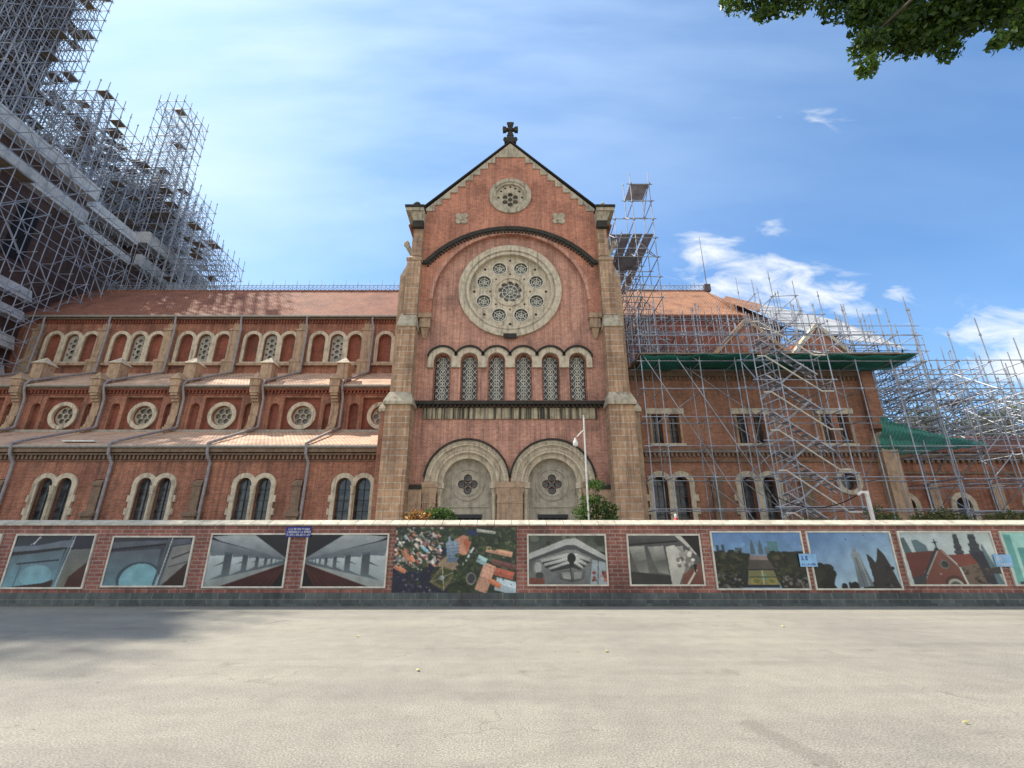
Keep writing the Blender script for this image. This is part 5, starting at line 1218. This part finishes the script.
# ================================================================== vegetation
def leaves(clumps, n, size, seed, aspect=.5, droop=.3):
    """many small folded leaves scattered through soft clumps (cx, cy, cz, rx, ry, rz)"""
    rg = np.random.RandomState(seed); wts = np.array([c[3] * c[4] * c[5] for c in clumps]) ** .75; cnt = (wts / wts.sum() * n).astype(int) + 1
    P = []
    for c, k in zip(clumps, cnt):
        d = rg.normal(size=(k, 3)); d /= np.linalg.norm(d, axis=1)[:, None]; r = rg.rand(k, 1) ** .45
        P.append(np.array(c[:3]) + d * r * np.array(c[3:6]))
    P = np.concatenate(P); k = len(P)
    a = rg.normal(size=(k, 3)); a[:, 2] -= droop; a /= np.linalg.norm(a, axis=1)[:, None]
    b = np.cross(a, rg.normal(size=(k, 3))); b /= np.linalg.norm(b, axis=1)[:, None]; nn_ = np.cross(a, b)
    s = size * (.45 + 1.0 * rg.rand(k, 1))
    v0 = P - a * s; v1 = P + b * s * aspect + nn_ * s * .15; v2 = P + a * s; v3 = P - b * s * aspect + nn_ * s * .15
    V = np.stack([v0, v1, v2, v3], 1).reshape(-1, 3)
    me = bpy.data.meshes.new('leaves'); me.vertices.add(4 * k); me.vertices.foreach_set('co', V.ravel())
    F_ = np.arange(4 * k); me.loops.add(4 * k); me.loops.foreach_set('vertex_index', F_); me.polygons.add(k); me.polygons.foreach_set('loop_start', np.arange(0, 4 * k, 4)); me.update(calc_edges=True)
    return me
def crown(me, name, mat, parent):
    me.materials.append(M[mat]); o = bpy.data.objects.new(name, me); col.objects.link(o); o.parent = parent; o.matrix_parent_inverse = PINV[parent.name]; return o
def limb(mb, pts, r0, r1):
    n = len(pts) - 1
    for i in range(n): mb.tube(pts[i], pts[i + 1], r0 + (r1 - r0) * i / n, 8, r0 + (r1 - r0) * (i + 1) / n)
# roadside tree whose outer branches hang into the upper right corner
tr = thing('shade_tree', 'roadside tree whose leafy branches hang into the upper right corner', 'tree', (10.5, -1.5, 0))
tk = MB(); limb(tk, [(10.5, -1.5, 0), (10.45, -1.4, 3), (10.3, -1.2, 6), (10.2, -.9, 9), (10.0, -.6, 12)], .42, .16)
tk.build('trunk', 'bark', tr, True)
def world(px_, py_, D):
    """point in the crown, given as azimuth/elevation of a survey sight from the kerb and its distance"""
    a, b_ = px_ - 512, 384 - py_; f = 470 * math.cos(R(19)) - b_ * math.sin(R(19)); u = 470 * math.sin(R(19)) + b_ * math.cos(R(19)); return (a / f * D, D, EYE + u / f * D)
lowpts = [(740, -14, 5.4, .33), (770, -10, 5.3, .36), (765, 4, 5.3, .16), (800, -22, 5.2, .45), (845, -14, 5.0, .42), (875, 8, 4.9, .36), (868, 36, 4.8, .26), (868, 58, 4.7, .17), (893, 24, 4.8, .34), (912, 34, 4.8, .26),
          (930, 10, 4.7, .4), (940, 30, 4.6, .22), (950, 42, 4.6, .16), (960, 14, 4.5, .30), (900, -10, 4.9, .5), (970, -14, 4.4, .5), (1008, -4, 4.2, .30), (1012, 26, 4.1, .16), (996, 34, 4.1, .12), (1040, 8, 4.0, .36), (1040, -30, 4.0, .6), (858, 2, 4.9, .2)]
cl_ = []
for (a, b_, D, r) in lowpts: p = world(a, b_ + 9, D); cl_.append((*p, r, r, r * .8))
me = leaves(cl_, 14500, .048, 3)
crown(me, 'low_foliage', 'tree leaf', tr)
up = []
rg = random.Random(4)
for _ in range(46):
    a = rg.random() * 6.28; r = 5.0 * rg.random() ** .6; z = 10.2 + 4.6 * rg.random()
    up.append((10.4 + r * math.cos(a) * .8, -1.0 + r * math.sin(a), z, 1.3, 1.3, .9))
up = [c for c in up if not (lambda q: q and q[1] > -170 and q[0] < 1300)(screen(c[:3]))]
crown(leaves(up, 6000, .12, 9), 'crown', 'tree leaf', tr)
bb = MB()
for (a, b_, D) in ((770, -8, 5.3), (868, 40, 4.8), (940, 25, 4.6), (1010, 15, 4.1), (800, -20, 5.2)):
    e = Vector(world(a, b_, D)); s0 = Vector((10.2, -1.0, 8.6)); md = (s0 + e) / 2 + Vector((0, 0, .9))
    limb(bb, [s0, s0.lerp(md, .5) + Vector((0, 0, .35)), md, md.lerp(e, .55) + Vector((0, 0, .2)), e], .13, .012)
bb.build('branch', 'bark', tr, True)

def shrub(name, label, cat, base, clumps, n, size, mat, seed, stem=True, asp=.45):
    t_ = thing(name, label, cat, base)
    crown(leaves(clumps, n, size, seed, asp), 'foliage', mat, t_)
    tk = MB()
    for c in clumps[:6]: limb(tk, [base, ((base[0] + c[0]) / 2, (base[1] + c[1]) / 2, (base[2] + c[2]) / 2 + .1), c[:3]], .035, .012)
    tk.build('stem', 'bark', t_, True); return t_
shrub('tiered_shrub', 'dark green shrub clipped in tiers beside the right portal lamp post', 'shrub', (3.15, 18.3, .08),
      [(3.2, 18.3, 3.75, .42, .35, .25), (3.05, 18.3, 3.15, .58, .4, .28), (3.55, 18.3, 2.85, .5, .4, .3), (2.75, 18.3, 2.75, .5, .4, .3), (3.15, 18.3, 2.4, .75, .45, .3), (3.7, 18.3, 2.45, .4, .4, .3)], 2600, .06, 'shrub leaf', 11)
shrub('croton_shrub', 'orange and yellow leaved croton before the left portal', 'shrub', (-3.55, 18, .08),
      [(-3.75, 18, 2.55, .3, .3, .28), (-3.45, 18, 2.6, .3, .3, .22), (-3.2, 18, 2.5, .25, .25, .25)], 260, .11, 'croton leaf', 12, asp=.2)
shrub('round_shrub', 'dark green rounded shrub beside the croton before the left portal', 'shrub', (-2.7, 18.2, .08),
      [(-2.95, 18.2, 2.65, .38, .35, .3), (-2.55, 18.2, 2.65, .4, .35, .3), (-2.3, 18.2, 2.45, .3, .3, .25)], 900, .06, 'shrub leaf', 13)
shrub('hedge_bush', 'olive green bush topping the wall below the low scaffold', 'bush', (16.2, 18.4, .08),
      [(15.5, 18.4, 2.45, .5, .4, .35), (16.2, 18.4, 2.5, .6, .4, .42), (16.9, 18.4, 2.4, .5, .4, .35)], 1500, .06, 'olive leaf', 14)
shrub('hedge_bush', 'olive green bush rising over the wall at the right edge', 'bush', (19.0, 18.4, .08),
      [(18.2, 18.4, 2.4, .5, .4, .36), (18.9, 18.4, 2.45, .6, .4, .42), (19.7, 18.4, 2.4, .6, .4, .4)], 1500, .06, 'olive leaf', 15)
shrub('flowering_shrub', 'sparse shrub with tiny pale flowers right of the short white pole', 'shrub', (14.1, 18.6, .08),
      [(13.9, 18.6, 2.7, .42, .35, .4), (14.4, 18.6, 2.5, .35, .35, .3)], 500, .05, 'shrub leaf', 16)
shrub('low_hedge', 'low olive hedge at the foot of the stair scaffold', 'hedge', (11.2, 18.5, .08),
      [(10.2, 18.5, 2.2, .6, .35, .3), (11.0, 18.5, 2.3, .6, .35, .35), (11.8, 18.5, 2.25, .6, .35, .32), (12.5, 18.5, 2.25, .5, .35, .3)], 1300, .05, 'olive leaf', 17)
def tree(label, x, y, h, r, seed, mat='olive leaf'):
    t_ = thing('broadleaf_tree', label, 'tree', (x, y, 0), 'trees beyond the apse'); rg = random.Random(seed)
    tk = MB(); limb(tk, [(x, y, 0), (x + .2, y, h * .3), (x, y, h * .62)], .4, .15); 
    cl = []
    for i in range(16):
        a = rg.random() * 6.28; rr = r * rg.random() ** .5; zz = h * (.45 + .5 * rg.random()); cl.append((x + rr * math.cos(a), y + rr * math.sin(a), zz, r * .38, r * .38, r * .3))
    for c in cl[:6]: limb(tk, [(x, y, h * .4), ((x + c[0]) / 2, (y + c[1]) / 2, (h * .45 + c[2]) / 2), c[:3]], .14, .04)
    tk.build('trunk', 'bark', t_, True); crown(leaves(cl, 5200, .26, seed), 'crown', mat, t_)
tree('pale olive tree behind the low scaffold, left one of the pair', 52, 56, 17.5, 6, 21); tree('olive tree at the right edge behind the low scaffold', 64, 58, 19.5, 6.5, 22); tree('darker green tree low behind the scaffold at the right edge', 58, 66, 15.0, 6, 23, 'shrub leaf')

# litter on the road
def ground_leaf(px_, py_, s, label):
    b_ = 384 - py_; f = 470 * math.cos(R(19)) - b_ * math.sin(R(19)); u = 470 * math.sin(R(19)) + b_ * math.cos(R(19)); Y = -EYE * f / u; X = (px_ - 512) / f * Y
    a = random.random() * 6.28; c, s_ = math.cos(a), math.sin(a)
    v = [(-1, 0, .012), (-.3, .5, .02), (.5, .4, .012), (1, 0, .03), (.4, -.45, .015), (-.4, -.4, .025)]
    top = [(X + (p[0] * c - p[1] * s_) * s, Y + (p[0] * s_ + p[1] * c) * s, p[2]) for p in v]; bot = [(p[0], p[1], p[2] - .004) for p in top]
    o = MB().hexa
    mb = MB().add(top + bot, [(0, 5, 4, 3, 2, 1), (6, 7, 8, 9, 10, 11)] + [(i, (i + 1) % 6, 6 + (i + 1) % 6, 6 + i) for i in range(6)])
    tag(mb.build('fallen_leaf', 'yellow leaf'), label, 'leaf', 'dry leaves on the road')
ground_leaf(607, 652, .05, 'yellow leaf on the road below the centre of the wall'); ground_leaf(418, 671, .045, 'pale leaf on the road, left of the centre')
ground_leaf(783, 627, .05, 'tiny pale leaf on the road below the park print'); ground_leaf(966, 724, .03, 'tiny leaf on the road at the lower right'); ground_leaf(358, 637, .04, 'tiny leaf on the road below the left arcade print')
